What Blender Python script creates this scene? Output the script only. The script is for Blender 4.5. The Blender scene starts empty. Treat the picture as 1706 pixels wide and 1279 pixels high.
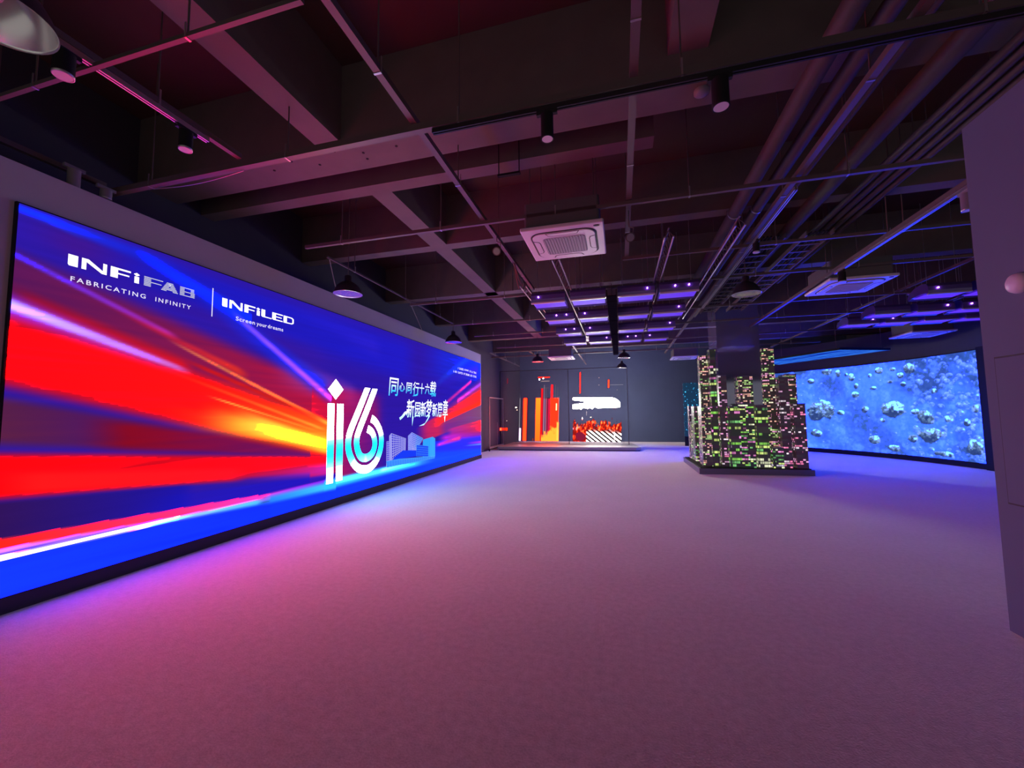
import bpy, bmesh, math, random
import numpy as np
from mathutils import Matrix, Vector

# ------------------------------------------------------------------ camera, world, exposure
SC = bpy.context.scene
COL = SC.collection
cam_d = bpy.data.cameras.new('camera')
cam = bpy.data.objects.new('camera', cam_d); COL.objects.link(cam)
cam_d.sensor_width = 36.0
cam_d.sensor_fit = 'HORIZONTAL'
cam_d.lens = 680.028 / 1706 * 36.0
cam_d.clip_start = 0.05
cam_d.clip_end = 100
RGT = Vector((0.96653, 0.25631, -0.0116)); UPV = Vector((0.0299, -0.06761, 0.99726)); FWD = Vector((-0.25482, 0.96423, 0.07301))
m = Matrix((RGT, UPV, -FWD)).transposed().to_4x4()
m.translation = Vector((0, 0, 1.5))
cam.matrix_world = m
SC.camera = cam

w = bpy.data.worlds.new('world'); SC.world = w; w.use_nodes = True
w.node_tree.nodes['Background'].inputs[0].default_value = (0.56, 0.53, 0.51, 1)
w.node_tree.nodes['Background'].inputs[1].default_value = 0.54      # dim rest of the hall behind the camera

SC.view_settings.view_transform = 'Standard'
SC.view_settings.look = 'None'
SC.view_settings.exposure = 0.0
SC.view_settings.gamma = 1.0
SC.view_settings.use_curve_mapping = False
SC.cycles.use_denoising = True
SC.cycles.max_bounces = 6
SC.cycles.sample_clamp_indirect = 6.0
SCREEN_GAIN = np.array((14.0, 11.0, 7.0))          # overdrive of the screen colours the photograph shows clipped
random.seed(4)

# ------------------------------------------------------------------ materials
def lin(c):
    c = np.asarray(c, float) / 255.0
    return np.where(c <= .04045, c / 12.92, ((c + .055) / 1.055) ** 2.4)

def mat(name, base, rough=.6, metal=0., emit=None, es=1., spec=.5, noise=0., scale=20., bump=0.):
    M = bpy.data.materials.new(name); M.use_nodes = True
    nt = M.node_tree; b = nt.nodes['Principled BSDF']
    b.inputs['Base Color'].default_value = (*base, 1)
    b.inputs['Roughness'].default_value = rough
    b.inputs['Metallic'].default_value = metal
    b.inputs['Specular IOR Level'].default_value = spec
    if emit is not None:
        b.inputs['Emission Color'].default_value = (*emit, 1)
        b.inputs['Emission Strength'].default_value = es
    if noise or bump:
        tc = nt.nodes.new('ShaderNodeTexCoord'); n = nt.nodes.new('ShaderNodeTexNoise')
        n.inputs['Scale'].default_value = scale; n.inputs['Detail'].default_value = 4
        nt.links.new(tc.outputs['Object'], n.inputs['Vector'])
        if noise:
            r = nt.nodes.new('ShaderNodeMapRange')
            r.inputs[3].default_value = 1 - noise; r.inputs[4].default_value = 1 + noise
            nt.links.new(n.outputs['Fac'], r.inputs[0])
            x = nt.nodes.new('ShaderNodeVectorMath'); x.operation = 'SCALE'
            x.inputs[0].default_value = base
            nt.links.new(r.outputs[0], x.inputs['Scale']); nt.links.new(x.outputs[0], b.inputs['Base Color'])
        if bump:
            bp = nt.nodes.new('ShaderNodeBump'); bp.inputs['Strength'].default_value = bump; bp.inputs['Distance'].default_value = .01
            nt.links.new(n.outputs['Fac'], bp.inputs['Height']); nt.links.new(bp.outputs[0], b.inputs['Normal'])
    return M

def screen_mat(name, strength=1., alpha=False):
    M = bpy.data.materials.new(name); M.use_nodes = True
    nt = M.node_tree; nt.nodes.clear()
    out = nt.nodes.new('ShaderNodeOutputMaterial'); em = nt.nodes.new('ShaderNodeEmission')
    at = nt.nodes.new('ShaderNodeAttribute'); at.attribute_name = 'picture'
    em.inputs[1].default_value = strength
    nt.links.new(at.outputs['Color'], em.inputs[0])
    if alpha:
        tr = nt.nodes.new('ShaderNodeBsdfTransparent'); tr.inputs[0].default_value = (.9, .9, .92, 1)
        mx = nt.nodes.new('ShaderNodeMixShader')
        nt.links.new(at.outputs['Alpha'], mx.inputs[0]); nt.links.new(tr.outputs[0], mx.inputs[1]); nt.links.new(em.outputs[0], mx.inputs[2])
        nt.links.new(mx.outputs[0], out.inputs[0])
    else:
        nt.links.new(em.outputs[0], out.inputs[0])
    return M

def carpet_mat():
    M = mat('carpet', (.30, .29, .30), rough=.95, spec=.15)
    nt = M.node_tree; b = nt.nodes['Principled BSDF']
    b.inputs['Sheen Weight'].default_value = .9; b.inputs['Sheen Roughness'].default_value = .45
    b.inputs['Sheen Tint'].default_value = (1, .98, 1, 1)
    tc = nt.nodes.new('ShaderNodeTexCoord')
    n1 = nt.nodes.new('ShaderNodeTexNoise'); n1.inputs['Scale'].default_value = 90; n1.inputs['Detail'].default_value = 3
    n2 = nt.nodes.new('ShaderNodeTexNoise'); n2.inputs['Scale'].default_value = 1.1; n2.inputs['Detail'].default_value = 5
    n3 = nt.nodes.new('ShaderNodeTexNoise'); n3.inputs['Scale'].default_value = 22; n3.inputs['Detail'].default_value = 4
    for n in (n1, n2, n3): nt.links.new(tc.outputs['Object'], n.inputs['Vector'])
    a = nt.nodes.new('ShaderNodeMath'); a.operation = 'ADD'; nt.links.new(n1.outputs['Fac'], a.inputs[0]); nt.links.new(n3.outputs['Fac'], a.inputs[1])
    a2 = nt.nodes.new('ShaderNodeMath'); a2.operation = 'MULTIPLY_ADD'; a2.inputs[1].default_value = .6
    nt.links.new(n2.outputs['Fac'], a2.inputs[0]); nt.links.new(a.outputs[0], a2.inputs[2])
    r = nt.nodes.new('ShaderNodeMapRange'); r.inputs[1].default_value = .85; r.inputs[2].default_value = 1.75
    r.inputs[3].default_value = .74; r.inputs[4].default_value = 1.26
    nt.links.new(a2.outputs[0], r.inputs[0])
    x = nt.nodes.new('ShaderNodeVectorMath'); x.operation = 'SCALE'; x.inputs[0].default_value = (.48, .475, .46)
    nt.links.new(r.outputs[0], x.inputs['Scale']); nt.links.new(x.outputs[0], b.inputs['Base Color'])
    bp = nt.nodes.new('ShaderNodeBump'); bp.inputs['Strength'].default_value = .35; bp.inputs['Distance'].default_value = .006
    nt.links.new(n1.outputs['Fac'], bp.inputs['Height']); nt.links.new(bp.outputs[0], b.inputs['Normal'])
    return M

def window_mat(name, pick, strength=1.15, lit=.42, cw=.062, ch=.046):
    """dark tower skin with rows of lit LED windows"""
    M = mat(name, (.075, .062, .08), rough=.3)
    nt = M.node_tree; b = nt.nodes['Principled BSDF']; L = nt.links.new
    def math_(op, a, c=None):
        n = nt.nodes.new('ShaderNodeMath'); n.operation = op
        for i, v in enumerate((a, c)):
            if v is None: continue
            if isinstance(v, (int, float)): n.inputs[i].default_value = v
            else: L(v, n.inputs[i])
        return n.outputs[0]
    g = nt.nodes.new('ShaderNodeNewGeometry'); s = nt.nodes.new('ShaderNodeSeparateXYZ'); L(g.outputs['Position'], s.inputs[0])
    nrm = nt.nodes.new('ShaderNodeSeparateXYZ'); L(g.outputs['True Normal'], nrm.inputs[0])
    u = math_('ADD', s.outputs[0], math_('MULTIPLY', s.outputs[1], 1.37))
    uc = math_('DIVIDE', u, cw); zc = math_('DIVIDE', s.outputs[2], ch)
    cell = nt.nodes.new('ShaderNodeCombineXYZ'); L(math_('FLOOR', uc), cell.inputs[0]); L(math_('FLOOR', zc), cell.inputs[1]); cell.inputs[2].default_value = pick
    big = nt.nodes.new('ShaderNodeCombineXYZ'); L(math_('FLOOR', math_('DIVIDE', u, cw * 3.3)), big.inputs[0]); L(math_('FLOOR', zc), big.inputs[1]); big.inputs[2].default_value = pick + 9
    w1 = nt.nodes.new('ShaderNodeTexWhiteNoise'); L(cell.outputs[0], w1.inputs['Vector'])
    w2 = nt.nodes.new('ShaderNodeTexWhiteNoise'); L(big.outputs[0], w2.inputs['Vector'])
    v = math_('ADD', math_('MULTIPLY', w1.outputs['Value'], .5), math_('MULTIPLY', w2.outputs['Value'], .5))
    on = math_('GREATER_THAN', v, 1 - lit)
    fu = math_('FRACT', uc); fz = math_('FRACT', zc)
    mk = math_('MULTIPLY', math_('MULTIPLY', math_('GREATER_THAN', fu, .1), math_('GREATER_THAN', fz, .25)), on)
    side = math_('LESS_THAN', math_('ABSOLUTE', nrm.outputs[2]), .5)
    mk = math_('MULTIPLY', mk, side)
    cr = nt.nodes.new('ShaderNodeValToRGB'); cr.color_ramp.interpolation = 'CONSTANT'
    pal = {0: [(0, (.22, .60, .07)), (.32, (.62, .80, .20)), (.52, (.9, .95, .6)), (.62, (.85, .25, .6)), (.76, (.16, .5, .14)), (.92, (.8, .7, .9))],
           1: [(0, (.85, .35, .65)), (.3, (.9, .75, .85)), (.5, (.7, .35, .6)), (.7, (.85, .2, .4)), (.9, (.8, .5, .3))],
           2: [(0, (.95, .85, .6)), (.3, (.5, .75, .25)), (.52, (.9, .45, .35)), (.72, (.85, .35, .6)), (.88, (.25, .6, .16))]}[int(pick) % 3]
    while len(cr.color_ramp.elements) < len(pal): cr.color_ramp.elements.new(.5)
    for e, (p, c) in zip(cr.color_ramp.elements, pal): e.position = p
    for e, (p, c) in zip(cr.color_ramp.elements, pal): e.color = (*c, 1)
    L(w2.outputs['Color'], cr.inputs[0])
    L(cr.outputs[0], b.inputs['Emission Color'])
    w3 = nt.nodes.new('ShaderNodeTexWhiteNoise'); w3.noise_dimensions = '1D'; L(math_('ADD', math_('FLOOR', math_('DIVIDE', u, cw * .31)), math_('MULTIPLY', math_('FLOOR', zc), 17.3)), w3.inputs['W'])
    glow = math_('ADD', math_('MULTIPLY', w3.outputs['Value'], .55), math_('MULTIPLY', math_('POWER', w1.outputs['Value'], 2.0), .8))
    mk = math_('ADD', math_('MULTIPLY', mk, math_('MULTIPLY', glow, strength)), math_('MULTIPLY', side, .018))
    L(mk, b.inputs['Emission Strength'])
    return M

def dots_mat():
    M = mat('led_dot_mesh', (.01, .02, .03), rough=.3)
    nt = M.node_tree; b = nt.nodes['Principled BSDF']; L = nt.links.new
    tc = nt.nodes.new('ShaderNodeTexCoord'); vo = nt.nodes.new('ShaderNodeTexVoronoi'); vo.inputs['Scale'].default_value = 11
    L(tc.outputs['Object'], vo.inputs['Vector'])
    lt = nt.nodes.new('ShaderNodeMath'); lt.operation = 'LESS_THAN'; lt.inputs[1].default_value = .3; L(vo.outputs['Distance'], lt.inputs[0])
    sp = nt.nodes.new('ShaderNodeSeparateColor'); L(vo.outputs['Color'], sp.inputs[0])
    pw = nt.nodes.new('ShaderNodeMath'); pw.operation = 'POWER'; pw.inputs[1].default_value = 2.5; L(sp.outputs[0], pw.inputs[0])
    mu = nt.nodes.new('ShaderNodeMath'); mu.operation = 'MULTIPLY'; L(lt.outputs[0], mu.inputs[0]); L(pw.outputs[0], mu.inputs[1])
    ad = nt.nodes.new('ShaderNodeMath'); ad.operation = 'MULTIPLY_ADD'; ad.inputs[1].default_value = 2.2; ad.inputs[2].default_value = .07; L(mu.outputs[0], ad.inputs[0])
    b.inputs['Emission Color'].default_value = (.05, .42, .75, 1); L(ad.outputs[0], b.inputs['Emission Strength'])
    return M

PAINT = mat('black_ceiling_paint', (.078, .07, .068), rough=.75, noise=.25, scale=3)
SLAB = mat('black_slab_paint', (.09, .042, .038), rough=.85, noise=.3, scale=1.5)
BEAM = mat('dark_beam_paint', (.175, .135, .125), rough=.7, noise=.18, scale=4)
STRUT = mat('dark_strut_metal', (.18, .14, .13), rough=.5, metal=.3)
PIPE = mat('dark_pipe_paint', (.085, .055, .046), rough=.65, noise=.2, scale=6)
CLAMP = mat('galvanised_steel', (.55, .53, .52), rough=.35, metal=.8)
TRACK = mat('black_track_aluminium', (.06, .06, .065), rough=.25, metal=.5)
BLACK = mat('matt_black', (.018, .018, .02), rough=.7, spec=.2)
WALLM = mat('dark_plaster_wall', (.06, .055, .075), rough=.8, noise=.08, scale=2)
WALLR = mat('grey_plaster_wall', (.13, .16, .24), rough=.8, noise=.06, scale=2)
WALLS = mat('grey_screen_surround', (.60, .53, .58), rough=.8, noise=.06, scale=2)
WALLF = mat('navy_drape_wall', (.055, .075, .15), rough=.85, noise=.15, scale=1.5)
FASCIA = mat('navy_fascia', (.03, .032, .06), rough=.5)
WHITE = mat('white_plastic', (.82, .80, .82), rough=.4)
GRILLE = mat('grey_grille_plastic', (.42, .40, .42), rough=.6)
SLOT = mat('dark_slot', (.03, .03, .03), rough=.6)
ALU = mat('spun_aluminium', (.80, .78, .78), rough=.22, metal=.9)
COVER = mat('satin_reflector_cover', (.90, .88, .90), rough=.16, metal=.7)
DOME = mat('dark_dome_enamel', (.035, .032, .036), rough=.4)
LENS = mat('frosted_lens', (.75, .72, .74), rough=.3)
MIRROR = mat('smoked_mirror', (.36, .38, .54), rough=.06, metal=.66)
PLINTH = mat('dark_plinth_laminate', (.17, .17, .23), rough=.35)
STAGE = mat('grey_stage_board', (.42, .40, .40), rough=.5, noise=.08, scale=5)
SLAT = mat('smoked_acrylic', (.13, .10, .32), rough=.22, metal=.15)
EDGE = mat('pale_acrylic_edge', (.62, .58, .66), rough=.35)
VIOLET = mat('violet_led', (.02, .02, .05), emit=(.14, .03, 1.0), es=.8)
VSPOT = mat('violet_white_led', (.1, .1, .1), emit=(.6, .16, 1.0), es=26.)
CARPET = carpet_mat()
FLATBLACK = mat('flat_black_tray_paint', (.015, .015, .018), rough=.9, spec=0.)
HOLE = mat('dark_hole', (.02, .018, .02), rough=.9)
GALV = mat('duct_sheet_metal', (.17, .16, .16), rough=.5, metal=.4)

# ------------------------------------------------------------------ mesh helpers
class MB:
    def __init__(s): s.v = []; s.f = []; s.sm = []
    def face_add(s, vs, fs, smooth=False):
        n = len(s.v); s.v += [tuple(map(float, p)) for p in vs]
        for f in fs: s.f.append([i + n for i in f]); s.sm.append(smooth)
        return s
    def box(s, x0, x1, y0, y1, z0, z1):
        return s.face_add([(x0, y0, z0), (x1, y0, z0), (x1, y1, z0), (x0, y1, z0), (x0, y0, z1), (x1, y0, z1), (x1, y1, z1), (x0, y1, z1)],
                     [(0, 3, 2, 1), (4, 5, 6, 7), (0, 1, 5, 4), (1, 2, 6, 5), (2, 3, 7, 6), (3, 0, 4, 7)])
    def cyl(s, p0, p1, r0, r1=None, n=14, caps=True):
        r1 = r0 if r1 is None else r1
        p0, p1 = Vector(p0), Vector(p1); d = (p1 - p0).normalized()
        a = d.orthogonal().normalized(); b = d.cross(a)
        vs = []
        for p, r in ((p0, r0), (p1, r1)):
            for k in range(n):
                t = 2 * math.pi * k / n; vs.append(p + (a * math.cos(t) + b * math.sin(t)) * r)
        s.face_add(vs, [(k, (k + 1) % n, n + (k + 1) % n, n + k) for k in range(n)], True)
        if caps: s.face_add(vs, [tuple(range(n - 1, -1, -1)), tuple(range(n, 2 * n))])
        return s
    def tube(s, pts, r, n=8):
        for a, b in zip(pts[:-1], pts[1:]): s.cyl(a, b, r, n=n)
        return s
    def lathe(s, c, prof, n=32):
        """prof: list of (radius, z) about a vertical axis through c"""
        vs = []; m_ = len(prof)
        for r, z in prof:
            for k in range(n):
                t = 2 * math.pi * k / n; vs.append((c[0] + r * math.cos(t), c[1] + r * math.sin(t), c[2] + z))
        return s.face_add(vs, [(i * n + k, i * n + (k + 1) % n, (i + 1) * n + (k + 1) % n, (i + 1) * n + k) for i in range(m_ - 1) for k in range(n)], True)
    def prism(s, poly, z0, z1):
        n = len(poly)
        vs = [(x, y, z0) for x, y in poly] + [(x, y, z1) for x, y in poly]
        return s.face_add(vs, [tuple(range(n - 1, -1, -1)), tuple(range(n, 2 * n))] + [(k, (k + 1) % n, n + (k + 1) % n, n + k) for k in range(n)])
    def xprism(s, poly, x0, x1):
        n = len(poly)
        vs = [(x0, y, z) for y, z in poly] + [(x1, y, z) for y, z in poly]
        return s.face_add(vs, [tuple(range(n)), tuple(range(2 * n - 1, n - 1, -1))] + [(k, n + k, n + (k + 1) % n, (k + 1) % n) for k in range(n)])
    def build(s, name, material, parent=None, bevel=0.):
        o = ORG.get(parent.name, (0, 0, 0)) if parent else (0, 0, 0)
        me = bpy.data.meshes.new(name)
        me.from_pydata([(x - o[0], y - o[1], z - o[2]) for x, y, z in s.v], [], s.f)
        me.polygons.foreach_set('use_smooth', s.sm)
        me.materials.append(material); me.update()
        ob = bpy.data.objects.new(name, me); COL.objects.link(ob)
        if parent: ob.parent = parent; ORG[ob.name] = o
        if bevel:
            b = ob.modifiers.new('bevel', 'BEVEL'); b.width = bevel; b.segments = 2; b.limit_method = 'ANGLE'
        return ob
ORG = {}

def tag(o, label, cat, group=None):
    o['label'] = label; o['category'] = cat
    if group: o['group'] = group
    return o
def thing(name, loc, label, cat, group=None):
    o = bpy.data.objects.new(name, None); COL.objects.link(o); o.location = loc; o.empty_display_size = .1
    ORG[o.name] = tuple(loc)
    return tag(o, label, cat, group)
def struct(name, mb, material, bevel=0.):
    o = mb.build(name, material, None, bevel); o['kind'] = 'structure'; return o
def children(o): return [c for c in list(o.children)]
def dup(root, loc, label, group=None, rz=0.):
    def rec(o, par):
        c = o.copy(); COL.objects.link(c)
        if par: c.parent = par
        for ch in children(o): rec(ch, c)
        return c
    r = rec(root, None); r.location = loc; r.rotation_euler = (0, 0, rz); r['label'] = label
    if group: r['group'] = group
    return r

def grid_mesh(name, P, colours, material, parent=None):
    """P: (nv, nu, 3) points, colours: (nv, nu, 4) picture colours in linear light"""
    nv, nu = P.shape[:2]
    o = np.array(ORG.get(parent.name, (0, 0, 0)) if parent else (0, 0, 0))
    me = bpy.data.meshes.new(name)
    idx = np.arange(nv * nu).reshape(nv, nu)
    F = np.stack([idx[:-1, :-1], idx[:-1, 1:], idx[1:, 1:], idx[1:, :-1]], -1).reshape(-1, 4)
    me.vertices.add(nv * nu); me.vertices.foreach_set('co', (P.reshape(-1, 3) - o).astype(np.float32).ravel())
    me.loops.add(F.size); me.loops.foreach_set('vertex_index', F.astype(np.int32).ravel())
    me.polygons.add(len(F)); me.polygons.foreach_set('loop_start', np.arange(0, F.size, 4, dtype=np.int32))
    me.update(calc_edges=True)
    a = me.color_attributes.new('picture', 'FLOAT_COLOR', 'POINT')
    a.data.foreach_set('color', colours.reshape(-1, 4).astype(np.float32).ravel())
    me.materials.append(material); me.validate()
    ob = bpy.data.objects.new(name, me); COL.objects.link(ob)
    if parent: ob.parent = parent; ORG[ob.name] = tuple(o)
    return ob

def smooth(a, b, x):
    t = np.clip((x - a) / (b - a), 0, 1); return t * t * (3 - 2 * t)
def fbm(x, y, seed=0, octs=5):
    """value noise, summed over octaves"""
    out = np.zeros_like(x); amp = .5
    rs = np.random.RandomState(seed)
    for o_ in range(octs):
        T = rs.rand(64, 64); xi = np.floor(x).astype(int); yi = np.floor(y).astype(int)
        fx = x - xi; fy = y - yi; fx = fx * fx * (3 - 2 * fx); fy = fy * fy * (3 - 2 * fy)
        g = lambda i, j: T[(yi + j) % 64, (xi + i) % 64]
        out += amp * ((g(0, 0) * (1 - fx) + g(1, 0) * fx) * (1 - fy) + (g(0, 1) * (1 - fx) + g(1, 1) * fx) * fy)
        x = x * 2.03 + 7.1; y = y * 2.03 + 3.7; amp *= .5
    return out

# ------------------------------------------------------------------ setting: floor, ceiling, walls
struct('floor', MB().box(-5.6, 10.5, -2.5, 22.3, -.12, 0), CARPET)
struct('ceiling', MB().box(-5.6, 10.5, -2.5, 22.3, 5.0, 5.15), SLAB)
struct('wall_left', MB().box(-5.35, -4.665, -2.5, 13.42, 0, 3.58), WALLS)
struct('baseboard_left', MB().box(-4.665, -4.655, -2.5, 13.42, 0, .122), mat('dark_baseboard', (.045, .038, .05), rough=.7, spec=.2))
struct('wall_left_upper', MB().box(-5.6, -5.35, -2.5, 22.3, 0, 5.0), WALLM)
struct('wall_far', MB().box(-5.35, 10.5, 22.0, 22.3, 0, 5.0), WALLF)
struct('light_block_back', MB().box(-5.35, 10.2, -2.75, -2.5, 3.15, 5.0), WALLM)  # unseen bulkhead behind the camera, added to keep world light off the ceiling
struct('wall_right', MB().box(2.504, 2.80, -2.5, 3.64, 0, 3.56), WALLR)
struct('wall_right_far', MB().box(10.2, 10.5, 3.0, 22.0, 0, 5.0), WALLM)
for i, (x0, x1, y0, y1, z0) in enumerate([(-5.35, 10.2, 3.30, 3.75, 4.2), (-5.35, 10.2, 5.84, 6.04, 4.2),
                         (-5.35, 10.2, 8.5, 8.75, 4.2), (-5.35, 10.2, 11.2, 11.45, 4.2), (-5.35, 10.2, 14.0, 14.25, 4.2), (-5.35, 10.2, 17.0, 17.25, 4.2)]):
    b = MB().box(x0, x1, y0, y1, z0, 5.0)
    o = struct('ceiling_beam', b, BEAM)
struct('ceiling_beam', MB().box(-5.35, .4, 4.05, 4.24, 4.2, 5.0), BEAM)
struct('ceiling_beam', MB().box(-2.87, -2.60, -2.5, 3.30, 4.2, 5.0), BEAM)
struct('ceiling_beam', MB().box(-2.87, -2.60, 4.24, 5.84, 4.2, 5.0), BEAM)
struct('ceiling_beam', MB().box(-2.87, -2.60, 6.04, 14.0, 4.2, 5.0), BEAM)
struct('ceiling_beam', MB().box(.45, .75, -2.5, 3.30, 4.35, 5.0), BEAM)
# anchor holes left in the near beam
h = MB()
for x, y in ((-3.3, 3.42), (-3.05, 3.55), (-2.75, 3.40), (-2.5, 3.60), (-2.48, 3.5), (-2.1, 3.5), (-3.6, 3.5)):
    h.cyl((x, y, 4.196), (x, y, 4.2), .014, n=8)
struct('trim_1', h, HOLE)
# mirror-clad pillar in the middle of the model city
struct('mirrored_pillar', MB().box(2.45, 3.43, 11.42, 12.4, 0, 5.0), MIRROR)
# wall behind the curved screen: fascia on an arc
CX0, CY0, RAD = 0.68, 12.07, 7.95
def arcp(deg, r, z): t = math.radians(deg); return (CX0 + r * math.cos(t), CY0 + r * math.sin(t), z)
def arc_wall(r0, r1, a0, a1, z0, z1, n=60):
    b = MB(); vs = []
    for i in range(n + 1):
        a = a0 + (a1 - a0) * i / n
        vs += [arcp(a, r0, z0), arcp(a, r1, z0), arcp(a, r1, z1), arcp(a, r0, z1)]
    fs = []
    for i in range(n):
        p, q = 4 * i, 4 * i + 4
        fs += [(p, p + 3, q + 3, q), (p + 1, q + 1, q + 2, p + 2), (p + 3, p + 2, q + 2, q + 3), (p, q, q + 1, p + 1)]
    fs += [(0, 1, 2, 3), (4 * n, 4 * n + 3, 4 * n + 2, 4 * n + 1)]
    return b.face_add(vs, fs)
struct('wall_curved', arc_wall(RAD + .05, RAD + .25, -38, 58, 0, 3.9), FASCIA)
# flush service door in the near right wall
d = thing('access_panel', (2.504, 3.05, .86), 'flush grey access panel set in the near right wall', 'panel')
MB().box(2.492, 2.504, 2.55, 3.54, .87, 1.84).build('door_leaf', WALLR, d, .003)
MB().box(2.498, 2.5045, 2.54, 3.55, .86, .87).box(2.498, 2.5045, 2.54, 3.55, 1.84, 1.85).box(2.498, 2.5045, 3.54, 3.55, .87, 1.84).build('frame', SLOT, d)
b = MB().lathe((0, 0, 0), [(.0, .055), (.035, .052), (.058, .035), (.066, .012), (.066, 0)], 28)
b.v = [(2.504 - z, 3.32 + x, 2.30 + y) for x, y, z in b.v]
o = b.build('wall_sensor', WHITE); tag(o, 'round white plastic sensor dome fixed high on the right wall', 'sensor')

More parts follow.
